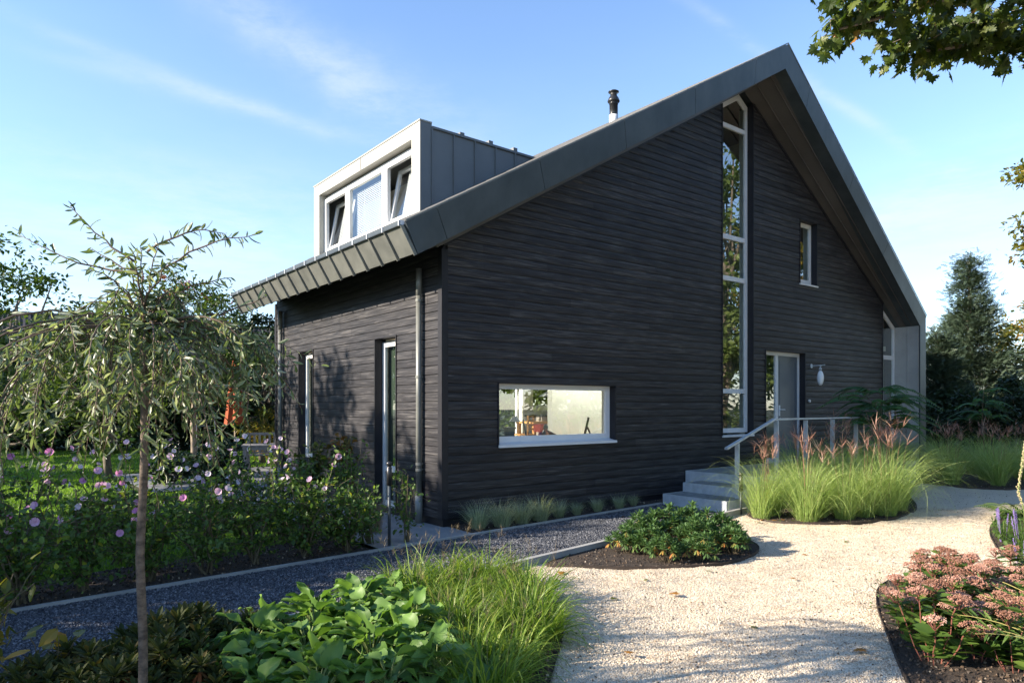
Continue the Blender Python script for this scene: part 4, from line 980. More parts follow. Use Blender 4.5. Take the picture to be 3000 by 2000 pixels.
for i, (x, y, h, r_) in enumerate([(14.6,20,2.7,1.5),(17.0,21.5,3.0,1.7),(12.4,19.2,2.2,1.1),(20,22,3.2,1.9)]):
    tree('dark_shrub', ['dark shrub below the tall conifer','broad dark shrub under the autumn tree','dark shrub nearest the house end wall','dark shrub at far right edge'][i], x, y, h, .0, r_, 5000, L_OVA, .12, G_DARK, 50, 60+i, cat='shrub', shell=.1, tr=.04)
for i, (x, y, h, r_) in enumerate([(17.5,8.6,10.5,3.0),(22.5,13.8,14,3.8),(16.5,3.6,11.0,3.0),(24,7,14,3.8),(15,-2.5,10,3.2),(27,17,13,4)]):
    tree('broadleaf_tree', 'big sunlit tree right of the court, %s of its row' % ORD[i], x, y, h, .4, r_, 13000, L_OVA, .24, G_PALE, 80, 70+i, 'big trees right of the court', cs=.27, shell=.25)
# ---- trees and hedge left of the court, whose shade falls on the front garden
for i, (x, y, h, r_) in enumerate([(-15.5,7.4,8.6,2.1),(-14.3,5.3,7.7,1.4),(-20.5,-2.6,9.9,1.5),(-17.5,-4.6,8.4,1.7),(-22,12.5,7.5,2.6),(-13.4,-8.5,6.4,2.0),(-24,15.8,9.8,2.4),(-27,18.2,10.2,2.4),(-29,20.8,10.2,2.5),(-31,24,10,2.6)]):
    tree('lime_tree', 'leafy tree left of the garden, %s of its row' % ORD[i], x, y, h, 1.3, r_, 6500, L_OVA, .20, G_TREE, 60, 80+i, 'trees left of the garden', cs=.28, shell=.25)
for i, (x, y, h, r_) in enumerate([(-8.3,6.3,3.7,1.0),(-8.2,5.2,3.4,.95),(-8.2,4.1,3.15,.95),(-8.2,3.1,3.2,.95),(-8.3,2.1,3.3,.95),(-8.2,1.0,3.0,1.0),(-8.3,-.2,2.6,1.1),(-8.4,-2.0,2.6,1.15)]):
    tree('laurel_shrub', 'tall laurel of the left hedge, %s from the house side' % ORD[i], x, y, h, .0, r_, 5000, L_OVA, .13, G_DARK, 50, 90+i, 'laurels of the left hedge', cat='shrub', shell=.05, tr=.05, cs=.38)

# ---- maple reaching over from the right
def maple():
    r = np.random.RandomState(5); root = thing('maple_tree', 'maple whose leafy branch hangs into the top right corner', 'tree', (8.9,6.0,0))
    m = MB(); m.tube(curve((0,0,-.05),(-.1,.1,7.5),0,8,.05,r), np.linspace(.2,.08,8), 12)
    tips = []
    base = np.array([8.9,6.0,0])
    def w(p): return np.array(p)-base
    limbs = [((8.9,6.0,3.6),(6.2,6.1,5.3),(4.3,6.2,5.35),(2.95,6.3,5.0)), ((8.9,6,4.2),(6.0,5.7,6.0),(4.2,5.7,6.1),(2.9,5.9,5.75)), ((8.9,6,3.8),(6.6,6.9,5.2),(5.2,7.0,5.3),(4.0,6.9,5.1)), ((8.9,6,5.2),(6.8,6.2,6.9),(5,6.2,7.1),(3.8,6.2,6.9))]
    T = []; D = []
    def twigs(P, k, L_):
        for _ in range(k):
            i = r.uniform(1, len(P)-1.001); a = int(i); p = P[a]+(P[a+1]-P[a])*(i-a)
            q = p+np.array([r.normal()*.25-.25, r.normal()*.3, r.uniform(-.30,.25)])*L_*1.5
            Q = curve(p, q, .04, 5, .015, r); m.tube(Q, [.010,.008,.006,.004,.003], 4)
            for s in np.linspace(.25,1,7):
                b = Q[0]+(Q[-1]-Q[0])*s+r.normal(size=3)*.05
                for _ in range(2): T.append(b+r.normal(size=3)*.06); D.append(nrm(np.array([r.normal()*.6-.2, r.normal()*.6, -.75+r.normal()*.35])))
    for L4 in limbs:
        P = np.array([w(p) for p in L4]); n = 16; t = np.linspace(0,3,n); P2 = np.stack([np.interp(t,[0,1,2,3],P[:,k]) for k in range(3)],-1)
        P2[1:-1] = (P2[:-2]+P2[1:-1]*2+P2[2:])/4; m.tube(P2, np.linspace(.07,.012,n), 8); twigs(P2[5:]+[-.05,0,.08], 78, .52)
    m.build('trunk', M_bark, root, smooth=True)
    n2 = 5200; c = rdir(60,0,r)*np.array([3.0,2.6,1.9]); c[:,2] += 7.4; c = c[(c[:,0] > -4)]; ci = r.randint(0,len(c),n2)
    T2 = c[ci]+rdir(n2,0,r)*r.uniform(0,.75,(n2,1)); Wp = T2+base
    keep = ~((np.abs(Wp[:,0]/Wp[:,1]-.40) < .33) & (Wp[:,2] < 1.6+.455*Wp[:,1])); T2 = T2[keep]
    D2 = rdir(len(T2),0,r); D2[:,2] -= .7
    T = np.vstack([np.array(T), T2]); D = np.vstack([np.array(D), D2])
    m = MB(); leaves(m, L_MAP, T, D, r.uniform(.07,.155,len(T)), np.clip(r.beta(2,2.2,len(T))*1.05,0,1), rdir(len(T),0,r)*1.0+np.array([0,-.2,.4]), .3); m.build('crown', G_MAP, root)
maple()

# ---- weeping willow-leaved tree
def weeping():
    r = np.random.RandomState(9); bx, by = -1.742, 3.28; root = thing('weeping_pear', 'small weeping silver-leaved tree in left foreground with slim straight trunk', 'tree', (bx,by,.182)); root.scale = (.8865,)*3
    m = MB(); P = np.array([(0,0,-.22),(.004,0,.35),(-.006,0,.8),(.004,.01,1.2),(.012,.0,1.6),(.018,0,1.9),(.02,0,2.03)])
    Pn = np.stack([np.interp(np.linspace(0,6,40), range(7), P[:,k]) for k in range(3)],-1); rad = np.interp(np.linspace(0,1,40),[0,.1,.85,1],[.0255,.0235,.019,.028])
    rad = rad*(1+.07*np.sin(np.arange(40)*2.1)*(np.arange(40)%3==0)); rad[33:37] *= [1.12,1.25,1.2,1.08]; Pn[:,0] += .004*np.sin(np.arange(40)*.33); m.tube(Pn, rad, 14)
    for k in range(9): z = .5+k*.165; a = r.uniform(0,2*pi); m.tube([(.02*cos(a),.02*sin(a),z),(.032*cos(a),.032*sin(a),z+.006)], [.010,.004], 6)
    G0 = np.array([.02,0,2.03]); T = []; D = []; U = []
    def leafy(Q, n, s0=.12, spread=1.0):
        Q = np.array(Q); seg = np.linspace(s0, 1, n)*(len(Q)-1)
        for x in seg:
            a = min(int(x), len(Q)-2); p = Q[a]+(Q[a+1]-Q[a])*(x-a); d = nrm(Q[a+1]-Q[a])
            o = nrm(np.cross(d, r.normal(size=3))); T.append(p); D.append(nrm(d*.55+o*.75*spread+np.array([0,0,-.30]))); 
    tw = MB()
    def shoot(Q, r0, nl, s0=.12): tw.tube(Q, np.linspace(r0, .0018, len(Q)), 5); leafy(Q, nl, s0)
    # drooping umbrella
    for i in range(70):
        az = i*2.39996+r.normal()*.2; cx = cos(az); reach = r.uniform(.22,.92); core = reach < .45
        rise = r.uniform(.02,.30) if core else r.uniform(-.10,.07); drop = r.uniform(.30,.80)*(1.12 if cx < 0 else .8)
        if cx < -.2: reach *= 1.08
        if cx > .2: reach *= .74
        t = np.linspace(0,1,10); rr_ = reach*np.sin(t*pi/2)**.8; z = rise*np.sin(np.minimum(t*2.0,1)*pi/2) - drop*np.clip(t-.2,0,1)**1.5*1.5
        w = r.normal(size=2)*.10
        Q = G0+np.stack([rr_*cos(az)+w[0]*t*t, rr_*sin(az)+w[1]*t*t, z],-1); shoot(Q, .007*r.uniform(.6,1), 28, .10)
        for _ in range(4):
            k = r.randint(2,9); d = np.array([cos(az)*.5+r.normal()*.6, sin(az)*.5+r.normal()*.6, r.uniform(-.25,.25)]); L_ = r.uniform(.10,.26)
            t2 = np.linspace(0,1,5)[:,None]; Q2 = Q[k]+d*L_*t2+np.array([0,0,-1.])*t2**2*L_*.75; shoot(Q2, .0024, 12, .05)
    # vigorous upright shoots: start, end, bow
    up = [((.0,0,2.05),(-.02,.02,2.45),.0,26),
          ((-.02,.02,2.30),(-.685,.05,2.52),-.04,30), ((-.03,.0,2.36),(-.38,.0,2.66),-.03,26), ((.05,0,2.28),(.60,.02,2.515),.05,30), ((.03,0,2.42),(.43,.02,2.52),.05,24),
          ((-.01,.02,2.28),(-.30,.05,2.45),.0,18), ((.04,0,2.10),(.43,.1,2.30),.04,20), ((.3,.1,2.10),(.62,.12,2.20),-.02,12), ((0,0,2.05),(.10,-.02,2.45),.02,24),((0,0,2.1),(-.13,.1,2.42),.0,20),
          ((.0,.0,2.08),(.22,-.1,2.36),.05,26),((-.02,0,2.1),(-.20,-.12,2.30),.05,26),((.0,0,2.1),(.05,-.18,2.38),.04,24)]
    for a, b, bow, nl in up:
        Q = curve(a, b, bow, 9, .006, r); shoot(Q, .007, int(nl*1.25), .06)
    m.build('trunk', M_barkw, root, smooth=True); tw.build('branches', M_twig, root, smooth=True)
    T = np.array(T); D = np.array(D); n = len(T); m = MB()
    leaves(m, L_PEAR, T, D, r.uniform(.034,.074,n), np.clip(r.beta(1.7,1.5,n)*1.15,0,1), rdir(n,.4,r), .5); m.build('crown', G_WIL, root)
weeping()

# ---- mallow hedge
def flower(m, c, d, s, r):
    d = nrm(np.array(d)); x = nrm(np.cross(d, [0.3,.2,1])); y = np.cross(d, x); a = np.arange(5)*2*pi/5+r.uniform(0,1)
    dirs = (np.cos(a)[:,None]*x+np.sin(a)[:,None]*y)+d*.45; up = np.tile(d,(5,1))
    M = frames(dirs, up)*s*.55; b = r.uniform(.1,.9); m.inst(L_PET[0], L_PET[1], M, np.tile(c,(5,1)).astype(float), np.clip(b+r.normal(size=5)*.08,0,1))
def mallow(label, x, y, seed, petal, h=1.05, nfl=8, spire=1, r0=.42, nleaf=1150):
    r = np.random.RandomState(seed); root = thing('mallow_shrub', label, 'shrub', (x,y,0), 0, 'flowering shrubs of the hedge'); m = MB(); T = []; D = []; tips = []
    for i in range(9):
        a = r.uniform(0,2*pi); R_ = r.uniform(.10,1)*r0; hh = h*r.uniform(.65,1.05); Q = curve((r.normal()*.03,r.normal()*.03,0),(R_*cos(a),R_*sin(a),hh),.05,7,.018,r); m.tube(Q, np.linspace(.012,.004,7), 5)
        for j in range(8):
            k = r.randint(1,6); d = np.array([r.normal(),r.normal(),.55+r.normal()*.3])*.20; Q2 = curve(Q[k], Q[k]+d, .0, 5, .01, r); m.tube(Q2, [.004,.0035,.003,.002,.0015], 4)
            for s in np.linspace(.1,1,10): T.append(Q2[0]+(Q2[-1]-Q2[0])*s); D.append(nrm(r.normal(size=3)+[0,0,.1]))
            if j % 3 == 0: tips.append((Q2[-1], d))
        for s in np.linspace(.25,1,12): T.append(Q[0]+(Q[-1]-Q[0])*s); D.append(nrm(r.normal(size=3)))
        tips.append((Q[-1], Q[-1]-Q[-2]))
    for i in range(spire):
        a = r.uniform(0,2*pi); p = (r0*.6*cos(a), r0*.6*sin(a), h*.8); q = (r0*1.0*cos(a)+r.normal()*.1, r0*1.0*sin(a), h+r.uniform(.15,.42)); Q = curve(p,q,.05,8,.012,r); m.tube(Q, np.linspace(.005,.002,8), 4)
        for s in np.linspace(.1,1,14): T.append(Q[0]+(Q[-1]-Q[0])*s+[0,0,.2*s*(1-s)]); D.append(nrm(r.normal(size=3)))
        tips.append((Q[-2], Q[-1]-Q[-2])); tips.append((Q[-4], r.normal(size=3)))
    m.build('stems', M_stem, root)
    T = np.array(T); D = np.array(D); n = len(T); ex = max(0, nleaf-n); i = r.randint(0,n,ex); T = np.vstack([T, T[i]+r.normal(size=(ex,3))*.045]); D = np.vstack([D, rdir(ex,.1,r)]); n = len(T)
    m = MB(); leaves(m, L_OVA, T, D, r.uniform(.030,.062,n), np.clip(r.uniform(0,.98,n)+(r.uniform(0,1,n) > .98)*.6,0,1), None, .7); m.build('foliage', G_MAL, root)
    order = sorted(range(len(tips)), key=lambda k: -tips[k][0][2]+r.uniform(0,.55))[:nfl]
    for k in order:
        p, d = tips[k]; m = MB(); d = nrm(np.array(d)+np.array([0,-1.0,.5])+r.normal(size=3)*.7); flower(m, np.array(p)+d*.01, d, r.uniform(.050,.076), r); m.build('flower', petal, root)
    return root
NAMES = ['nearest the house','just left of the house-side one','behind the bronze leaved branches','fifth from left end','fourth from left end','third from left end','second from left end','at the left edge','cut by the left edge']
for i in range(10):
    u = -1.62-.50*i; w = -.44+.10*u+.05*((i*7)%3-1); x, y = W2(u, w)
    pal = M_PALE if i < 4 or i == 5 else M_PINK
    lab = 'flowering mallow shrub of path hedge, %s counted from the house, %s blooms' % (ORD[i], 'pale pink' if pal is M_PALE else 'deep pink')
    mallow(lab, x, y, 100+i, pal, [.66,.80,.90,.88,.85,.86,.84,.84,.86,.84][i], [2,8,14,15,14,15,16,16,16,14][i], [0,2,4,4,3,3,4,3,4,3][i], .47, 1300)
for i in range(5):
    u = -2.0-.85*i; x, y = W2(u, .42+.05*u)
    mallow('flowering mallow of the back row, %s counted from the house' % ORD[i], x, y, 120+i, M_PALE if i < 3 else M_PINK, .92, 12, 4, .46, 800)
# maple-leaved bush and thin rose beside the corner
def bush(name, label, x, y, h, r0, n, tpl, ls, mat, seed, nst=5, zmin=.15, cat='shrub'):
    r = np.random.RandomState(seed); root = thing(name, label, cat, (x,y,0)); m = MB(); T = []; 
    for i in range(nst):
        a = r.uniform(0,2*pi); R_ = r.uniform(.2,1)*r0; Q = curve((r.normal()*.02,r.normal()*.02,0),(R_*cos(a),R_*sin(a),h*r.uniform(.75,1)),.03,7,.015,r); m.tube(Q, np.linspace(.010,.003,7), 5)
        for j in range(6):
            k = r.randint(2,6); d = r.normal(size=3)*.10+[0,0,.05]; Q2 = curve(Q[k],Q[k]+d,0,4,.005,r); m.tube(Q2, .0025, 4)
            T += [Q2[0]+(Q2[-1]-Q2[0])*s for s in np.linspace(.2,1,6)]
        T += [Q[0]+(Q[-1]-Q[0])*s for s in np.linspace(zmin,1,12)]
    m.build('stems', M_stem, root); T = np.array(T); i = r.randint(0,len(T),n); P = T[i]+r.normal(size=(n,3))*.035
    m = MB(); leaves(m, tpl, P, rdir(n,-.2,r), ls*r.uniform(.6,1.2,n), np.clip(r.uniform(0,.8,n)+.12*(P[:,2] > h*.9),0,1), None, .6); m.build('foliage', mat, root); return root
bush('maple_bush', 'yellow-green lobed leaf bush in front of side wall', -2.70, 9.5, 1.12, .26, 420, L_MAP, .09, G_MAP, 130, 7)
bush('maple_bush', 'darker reddish topped lobed leaf bush against side wall', -2.30, 9.7, 1.22, .20, 230, L_MAP, .10, G_RED, 131, 5, .6)
bush('rose_bush', 'thin dark leaved rose next to the garden light', -1.22, 8.15, .85, .17, 260, L_OVA, .05, G_MAL, 132, 5, .2)
bush('rose_bush', 'dense dark leaved rose left of the garden light', -1.66, 8.05, .75, .28, 700, L_OVA, .05, G_MAL, 133, 8, .1)
bush('rose_bush', 'tall reaching rose between lobed bush and garden light', -1.98, 8.45, 1.15, .25, 600, L_OVA, .05, G_MAL, 134, 6, .1)
bush('rose_bush', 'dark rose bush hidden behind flowering hedge end', -2.45, 8.4, .95, .34, 900, L_OVA, .05, G_MAL, 135, 9, .1)
bush('rose_bush', 'leafy rose bush behind third hedge shrub', -3.1, 8.3, .95, .34, 900, L_OVA, .05, G_MAL, 136, 9, .1)

# ---- grasses
def plume(m, p, az, r, s=1.0):
    k = r.randint(7,12); B = np.tile(p,(k,1)).astype(float); B[:,2] += r.uniform(-.09,.01,k)*s
    blades(m, B, r.uniform(0,2*pi,k), r.uniform(.13,.24,k)*s, r.uniform(.25,1.3,k), r.uniform(-.25,.2,k), .0075*s, 4, r.uniform(.1,1,k))
def maiden(label, loc, seed, h=1.2, nb=330, npl=6, br=.13, group='tall maiden grass clumps beside the steps', plh=1.35):
    r = np.random.RandomState(seed); root = thing('maiden_grass', label, 'grass clump', loc, 0, group)
    a = r.uniform(0,2*pi,nb); q = np.sqrt(r.uniform(0,1,nb))*br; B = np.stack([q*np.cos(a),q*np.sin(a),0*q],-1)
    m = MB(); az = a+r.normal(size=nb)*.7; L_ = h*r.uniform(.55,1.22,nb)
    dr_ = r.beta(1.3,1.2,nb)*2.9+.1; L_ = L_*(.80+.20*dr_)
    blades(m, B, az, L_, np.abs(r.normal(size=nb))*.33+.03, dr_, r.uniform(.0040,.0068,nb), 12, np.clip(r.beta(2,2,nb),0,1), 1.7)
    m.build('foliage', G_MIS, root)
    for k in range(npl):
        a = r.uniform(0,2*pi); B = np.array([[br*.5*cos(a),br*.5*sin(a),0]]); m = MB()
        L1 = plh*r.uniform(.74,1.04); e = blades(m, B, np.array([a]), L1, r.uniform(.0,.12), r.uniform(.05,.25), .007, 8, .7); s_ = m
        s_.t = [np.full(len(x), .35) for x in s_.t]
        plume(m, e[0], a, r); m.build('plume', M_PLUME, root)
    return root
MPOS = [(3.52,9.84),(4.06,9.60),(4.66,9.76),(5.42,10.10),(4.38,9.95),(5.05,9.98),(3.78,10.1),(5.85,10.6),(4.35,10.35),(5.05,10.6),(5.75,11.0),(4.55,11.4),(6.2,11.6),(5.5,11.9),(6.6,12.5),(6.0,12.9),(7.1,13.4),(5.2,12.6),(7.5,14.2)]
mp = [maiden('x', (0,0,0), 200+k, 1.02, 430, [6,7,5][k], plh=1.27) for k in range(3)]
for i, (x, y) in enumerate(MPOS):
    lab = ('pale green maiden grass clump with reddish plumes, %s from the steps in front row' % ORD[i]) if i < 4 else ('shaded maiden grass clump with dark plumes behind front row, %s from steps' % ORD[i-4])
    sc_k = [.88,1.0,.93,1.06,.82,.98,.85,1.05,1,1,1.05,1.0,1.05,1.1,1.1,1.1,1.15,1.1,1.15][i]
    if i < 3: o = mp[i]; o.location = (x,y,.02); o.rotation_euler = (0,0,i*1.3); o.scale = (sc_k,)*3; o['label'] = lab
    else: dup(mp[i % 3], (x,y,.02), i*1.7, sc_k, lab)
FPOS = [(8.9,14.1),(9.7,13.9),(10.6,14.1),(11.5,14.4),(9.3,15.0),(10.2,15.0),(11.1,15.2),(12.1,15.4),(9.8,16.0),(10.8,16.3),(11.9,16.5),(9.6,17.2),(12.9,16.2),(10.9,17.5),(12.2,17.8)]
for i, (x, y) in enumerate(FPOS):
    dup(mp[i % 3], (x,y,.02), i*2.1+.5, .92+.05*(i % 3), 'dark green grass clump in the far shaded bed, %s from its left tip' % ORD[i], 'grass clumps in the far shaded bed')
def tuft(name, label, cat, loc, seed, n, L_, w, mat, lean, droop, br, group, seedheads=0, shade=(0,1)):
    r = np.random.RandomState(seed); root = thing(name, label, cat, loc, 0, group); a = r.uniform(0,2*pi,n); q = np.sqrt(r.uniform(0,1,n))*br
    B = np.stack([q*np.cos(a),q*np.sin(a),0*q],-1); m = MB()
    blades(m, B, a+r.normal(size=n)*.6, L_*r.uniform(.5,1.15,n), np.abs(r.normal(size=n))*lean, droop*r.uniform(.3,1.2,n), w*r.uniform(.6,1.2,n), 6, np.clip(r.uniform(*shade,n),0,1), 1.3); m.build('foliage', mat, root)
    if seedheads:
        k = seedheads; a = r.uniform(0,2*pi,k); B = np.stack([.08*np.cos(a),.08*np.sin(a),0*a],-1); m = MB(); e = blades(m, B, a, L_*r.uniform(1.0,1.3,k), .15, .5, .0025, 6, .5)
        for p in e:
            kk = 14; blades(m, np.tile(p,(kk,1))-[0,0,.06]*np.ones((kk,1))*r.uniform(0,1,(kk,1)), r.uniform(0,2*pi,kk), r.uniform(.03,.09,kk), r.uniform(.3,1.2,kk), .4, .0022, 3, r.uniform(0,1,kk))
        m.build('seed_heads', M_SEED, root)
    return root
for i, (u, w, s) in enumerate([(.28,-.42,1.0),(.62,-.48,1.05),(.98,-.45,.95),(1.32,-.42,1.0),(1.72,-.36,.75),(2.1,-.33,.55),(2.55,-.30,.62),(3.05,-.27,.6),(3.45,-.2,.5)]):
    x, y = W2(u, w); p = (x,y,.02)
    lab = 'blue-green fescue tuft along gable wall, %s from the house corner' % ORD[i]
    if i == 0: f0 = tuft('fescue_tuft', lab, 'grass tuft', p, 300, 520, .40, .0038, G_FES, .35, 1.5, .09, 'fescue tufts along the gable wall')
    elif i == 1: f1 = tuft('fescue_tuft', lab, 'grass tuft', p, 301, 520, .40, .0038, G_FES, .4, 1.4, .10, 'fescue tufts along the gable wall')
    else: dup((f0,f1)[i % 2], p, i*1.9, s, lab)
hk = [tuft('japanese_forest_grass', 'x', 'grass clump', (0,0,0), 310+k, 360, .46, .0115, G_HAK, .62, 2.5, .18, 'bright green grass clumps in the front bed', 5, (0,.92)) for k in range(3)]
HK = [(-.80,5.72),(-.52,5.95),(-.22,6.12),(.04,6.12),(-.62,5.45),(-.32,5.6),(-.02,5.66),(.18,5.6),(-.45,5.1),(-.16,5.15),(.16,5.12),(-.26,4.65),(.04,4.65),(.2,4.76),(-.2,4.2),(.06,4.25),(-.08,3.8),(-.38,4.85)]
HK = [(x-.05, y) for x, y in HK]
for i, (x, y) in enumerate(HK):
    lab = 'bright green arching grass clump in front bed, %s counted from the dark path' % ORD[i]
    if i < 3: o = hk[i]; o.location = (x,y,.02); o['label'] = lab
    else: dup(hk[i % 3], (x,y,.02), i*2.3, .86+.12*((i*5) % 3-1), lab)
# lone airy grass near the garden light
tuft('airy_grass', 'pale airy grass tuft behind roses at house corner', 'grass tuft', (-1.72,8.75,.02), 330, 260, .55, .003, M_SEED, .2, .8, .08, None)

# ---- broad-leaved plants
def broad(label, loc, seed, n=20, s=.17, group='broad-leaved plants in the front bed'):
    r = np.random.RandomState(seed); root = thing('broad_leaved_plant', label, 'plant', loc, 0, group); m = MB(); T = []; D = []; U = []
    for i in range(n):
        a = i*2.4+r.normal()*.3; t = r.uniform(0,1); q = .04+.20*t; z = .215-.15*t+r.normal()*.02; b = np.array([q*cos(a)*.9,q*sin(a)*.9,z])
        m.tube([(0,0,0),(b[0]*.5,b[1]*.5,z*.75),tuple(b)], .004, 4); T.append(b); D.append((cos(a)*.8,sin(a)*.8,.65-.8*t+r.normal()*.3)); U.append((cos(a)*-.3-.35,sin(a)*-.3-.15,.8))
    m.build('stalks', M_stemg, root); m = MB(); leaves(m, L_BIG, np.array(T), np.array(D), s*r.uniform(.65,1.15,n), np.clip(r.uniform(.05,.92,n)+(r.uniform(0,1,n) > .985)*.3,0,1), np.array(U), .28)
    m.build('foliage', G_HOS, root, smooth=True); return root
bp = [broad('x', (0,0,0), 400+k, 30, .165) for k in range(3)]
BPOS = [(-1.15,5.18),(-1.40,4.92),(-.90,5.36),(-1.68,4.60),(-1.3,4.6),(-1.02,4.85),(-.76,5.02),(-1.58,4.26),(-1.25,4.25),(-.92,4.45),(-.64,4.62),(-1.48,3.9),(-1.15,3.92),(-.82,4.08),(-.56,4.22),(-1.33,3.6),(-1.0,3.6),(-.66,3.72),(-1.74,3.95),(-.42,3.85),(-1.16,4.72),(-.75,4.35)]
for i, (x, y) in enumerate(BPOS):
    lab = 'broad-leaved green plant of the foreground patch, %s counted from the dark path' % ORD[i]
    if i < 3: o = bp[i]; o.location = (x,y,.02); o['label'] = lab
    else: dup(bp[i % 3], (x,y,.02), i*1.4, 1.0+.08*((i*5) % 3-1), lab)

# ---- rosette shrubs
def rosette(label, loc, seed, mat, h=.36, r0=.30, nro=26, ls=.085, droopy=.3, group=None, name='rosette_shrub'):
    r = np.random.RandomState(seed); root = thing(name, label, 'shrub', loc, 0, group); m = MB(); T = []; D = []; ti = []
    for i in range(nro):
        a = i*2.4+r.normal()*.2; q = r0*np.sqrt((i+.5)/nro)*r.uniform(.85,1.1); z = h*(1-.55*(q/r0)**2)*r.uniform(.8,1.1); c = np.array([q*cos(a),q*sin(a),z])
        m.tube(curve((c[0]*.35,c[1]*.35,0),c,.02,4,.005,r), .004, 4); yellow = r.uniform() < droopy
        ax = nrm(np.array([cos(a)*q/r0*.55,sin(a)*q/r0*.55,1.]))
        for ring, (nn, el, sc) in enumerate([(6,.95,.7),(8,.45,1.0),(8,.02,1.0)]+([(7,-.9,.95)] if True else [])):
            for k in range(nn):
                b = k*2*pi/nn+ring*.5+r.normal()*.15; d = np.array([cos(b)*cos(el),sin(b)*cos(el),sin(el)])+ax*.25; T.append(c-ax*.012*ring*(1.5 if ring == 3 else 1)); D.append(d)
                t = r.uniform(.1,.6) if ring < 3 else (r.uniform(.75,1.0) if yellow else r.uniform(.2,.75)); ti.append(t)
    m.build('stems', M_stem, root); T = np.array(T); n = len(T); m = MB(); leaves(m, L_OBL, T, np.array(D), ls*r.uniform(.8,1.15,n), np.array(ti), None, .15); m.build('foliage', mat, root); return root
ro = [rosette('x', (0,0,0), 420+k, G_RHO, .40, .31, 20, .105, .45, 'rosette shrubs in the round bed') for k in range(2)]
RP = [(1.22,7.55,.62),(1.46,7.42,.66),(1.74,7.95,.95),(2.02,7.60,.80),(2.30,7.90,.88),(1.55,7.08,.58),(1.92,7.14,.62),(2.38,7.50,.66),(2.10,8.20,.92),(1.45,7.80,.82)]
for i, (x, y, s) in enumerate(RP):
    lab = 'green rosette shrub in small round bed, %s counted from the kerb end' % ORD[i]
    if i < 2: o = ro[i]; o.location = (x,y,.02); o.scale = (s,)*3; o['label'] = lab
    else: dup(ro[i % 2], (x,y,.02), i*1.1, s, lab)
rb2 = [rosette('x', (0,0,0), 430+k, G_RED, .30, .30, 24, .10, .5, 'bronze rosette shrubs at lower left', 'bronze_shrub') for k in range(2)]
RP2 = [(-1.98,4.32,.95),(-2.18,4.12,.85),(-2.02,4.02,1.0),(-1.80,4.22,.8),(-2.35,3.82,.8),(-1.9,3.75,1.0),(-2.5,3.6,.75),(-2.15,3.6,.9),(-1.66,4.45,.7),(-1.62,3.6,.8),(-1.95,3.45,.9)]
for i, (x, y, s) in enumerate(RP2):
    lab = 'bronze-tinged rosette shrub in shady lower left bed, %s counted from dark path' % ORD[i]
    if i < 2: o = rb2[i]; o.location = (x,y,.02); o.scale = (s,)*3; o['label'] = lab
    else: dup(rb2[i % 2], (x,y,.02), i*1.3, s, lab)
bush('yellow_leaved_sprig', 'yellow leaved sprig cut by the lower left edge', -2.98, 3.92, .58, .13, 70, L_OVA, .10, G_YEL, 141, 5, .4, 'shrub')
bush('yellow_leaved_sprig', 'small yellow-green sprig near the bottom left corner', -2.45, 3.75, .30, .10, 26, L_OVA, .10, G_YEL, 142, 4, .4, 'shrub')

# ---- stonecrop bed
def sedum(label, loc, seed, group='pink stonecrop plants'):
    r = np.random.RandomState(seed); root = thing('stonecrop', label, 'plant', loc, 0, group); m = MB(); T = []; D = []; heads = []
    for i in range(8):
        a = i*2.4; q = .04+.17*np.sqrt(i/8)*r.uniform(.8,1.2); c = np.array([q*cos(a),q*sin(a),.42*(1-.35*(q/.2)**2)*r.uniform(.85,1.1)]); Q = curve((c[0]*.3,c[1]*.3,0),c,.0,5,.006,r); m.tube(Q,.003,5); heads.append(c)
        for s in np.linspace(.18,.92,10): 
            for b in (0,pi): bb = r.uniform(0,2*pi); T.append(Q[0]+(Q[-1]-Q[0])*s); D.append((cos(bb),sin(bb),.35))
        for b in range(6): bb = b*pi/3; m.tube([tuple(c-[0,0,.05]),(c[0]+.035*cos(bb),c[1]+.035*sin(bb),c[2]-.008)], .0022, 4)
    m.build('stems', surf('red_stem_%d' % seed, (.16,.05,.04), (.24,.09,.06), bstr=0), root); n = len(T); m = MB(); leaves(m, L_OVA, np.array(T), np.array(D), r.uniform(.055,.10,n), r.uniform(.1,.9,n), None, .3); m.build('foliage', G_MAL, root, smooth=True)
    for c in heads:
        R_ = r.uniform(.042,.066); n = 170; a = r.uniform(0,2*pi,n); q = np.sqrt(r.uniform(0,1,n)); lob = 1+.12*np.sin(a*5+r.uniform(0,6)); P = np.stack([q*R_*lob*np.cos(a), q*R_*lob*np.sin(a), R_*.38*(1-q**2)+r.normal(size=n)*.0035+.006*np.sin(a*6)*q],-1)+c
        m = MB(); base = r.uniform(.1,.9); m.inst(OCT_V, OCT_F, rand_rot(n)*r.uniform(.0035,.0065,n)[:,None,None], P, np.clip(base+r.normal(size=n)*.18,0,1)); m.build('flower_head', M_SED, root)
    return root
sp = [sedum('x', (0,0,0), 500+k) for k in range(3)]
SP = [(2.72,4.75),(3.25,4.85),(3.42,5.62),(3.72,5.78),(4.05,5.62),(3.35,5.28),(3.7,5.35),(4.05,5.2),(3.2,4.95),(3.55,4.95),(3.9,4.8),(2.98,5.0),(3.1,4.55),(3.45,4.5),(2.95,4.62),(3.35,4.1),(3.0,4.15),(2.60,4.3),(2.9,4.35)]
for i, (x, y) in enumerate(SP):
    lab = 'pink-headed stonecrop in right foreground bed, %s counted from its far end' % ORD[i]
    if i < 3: o = sp[i]; o.location = (x,y,.02); o.scale = (1.05,)*3; o['label'] = lab
    else: dup(sp[i % 3], (x,y,.02), i*1.9, 1.06+.12*((i*7) % 3-1), lab)
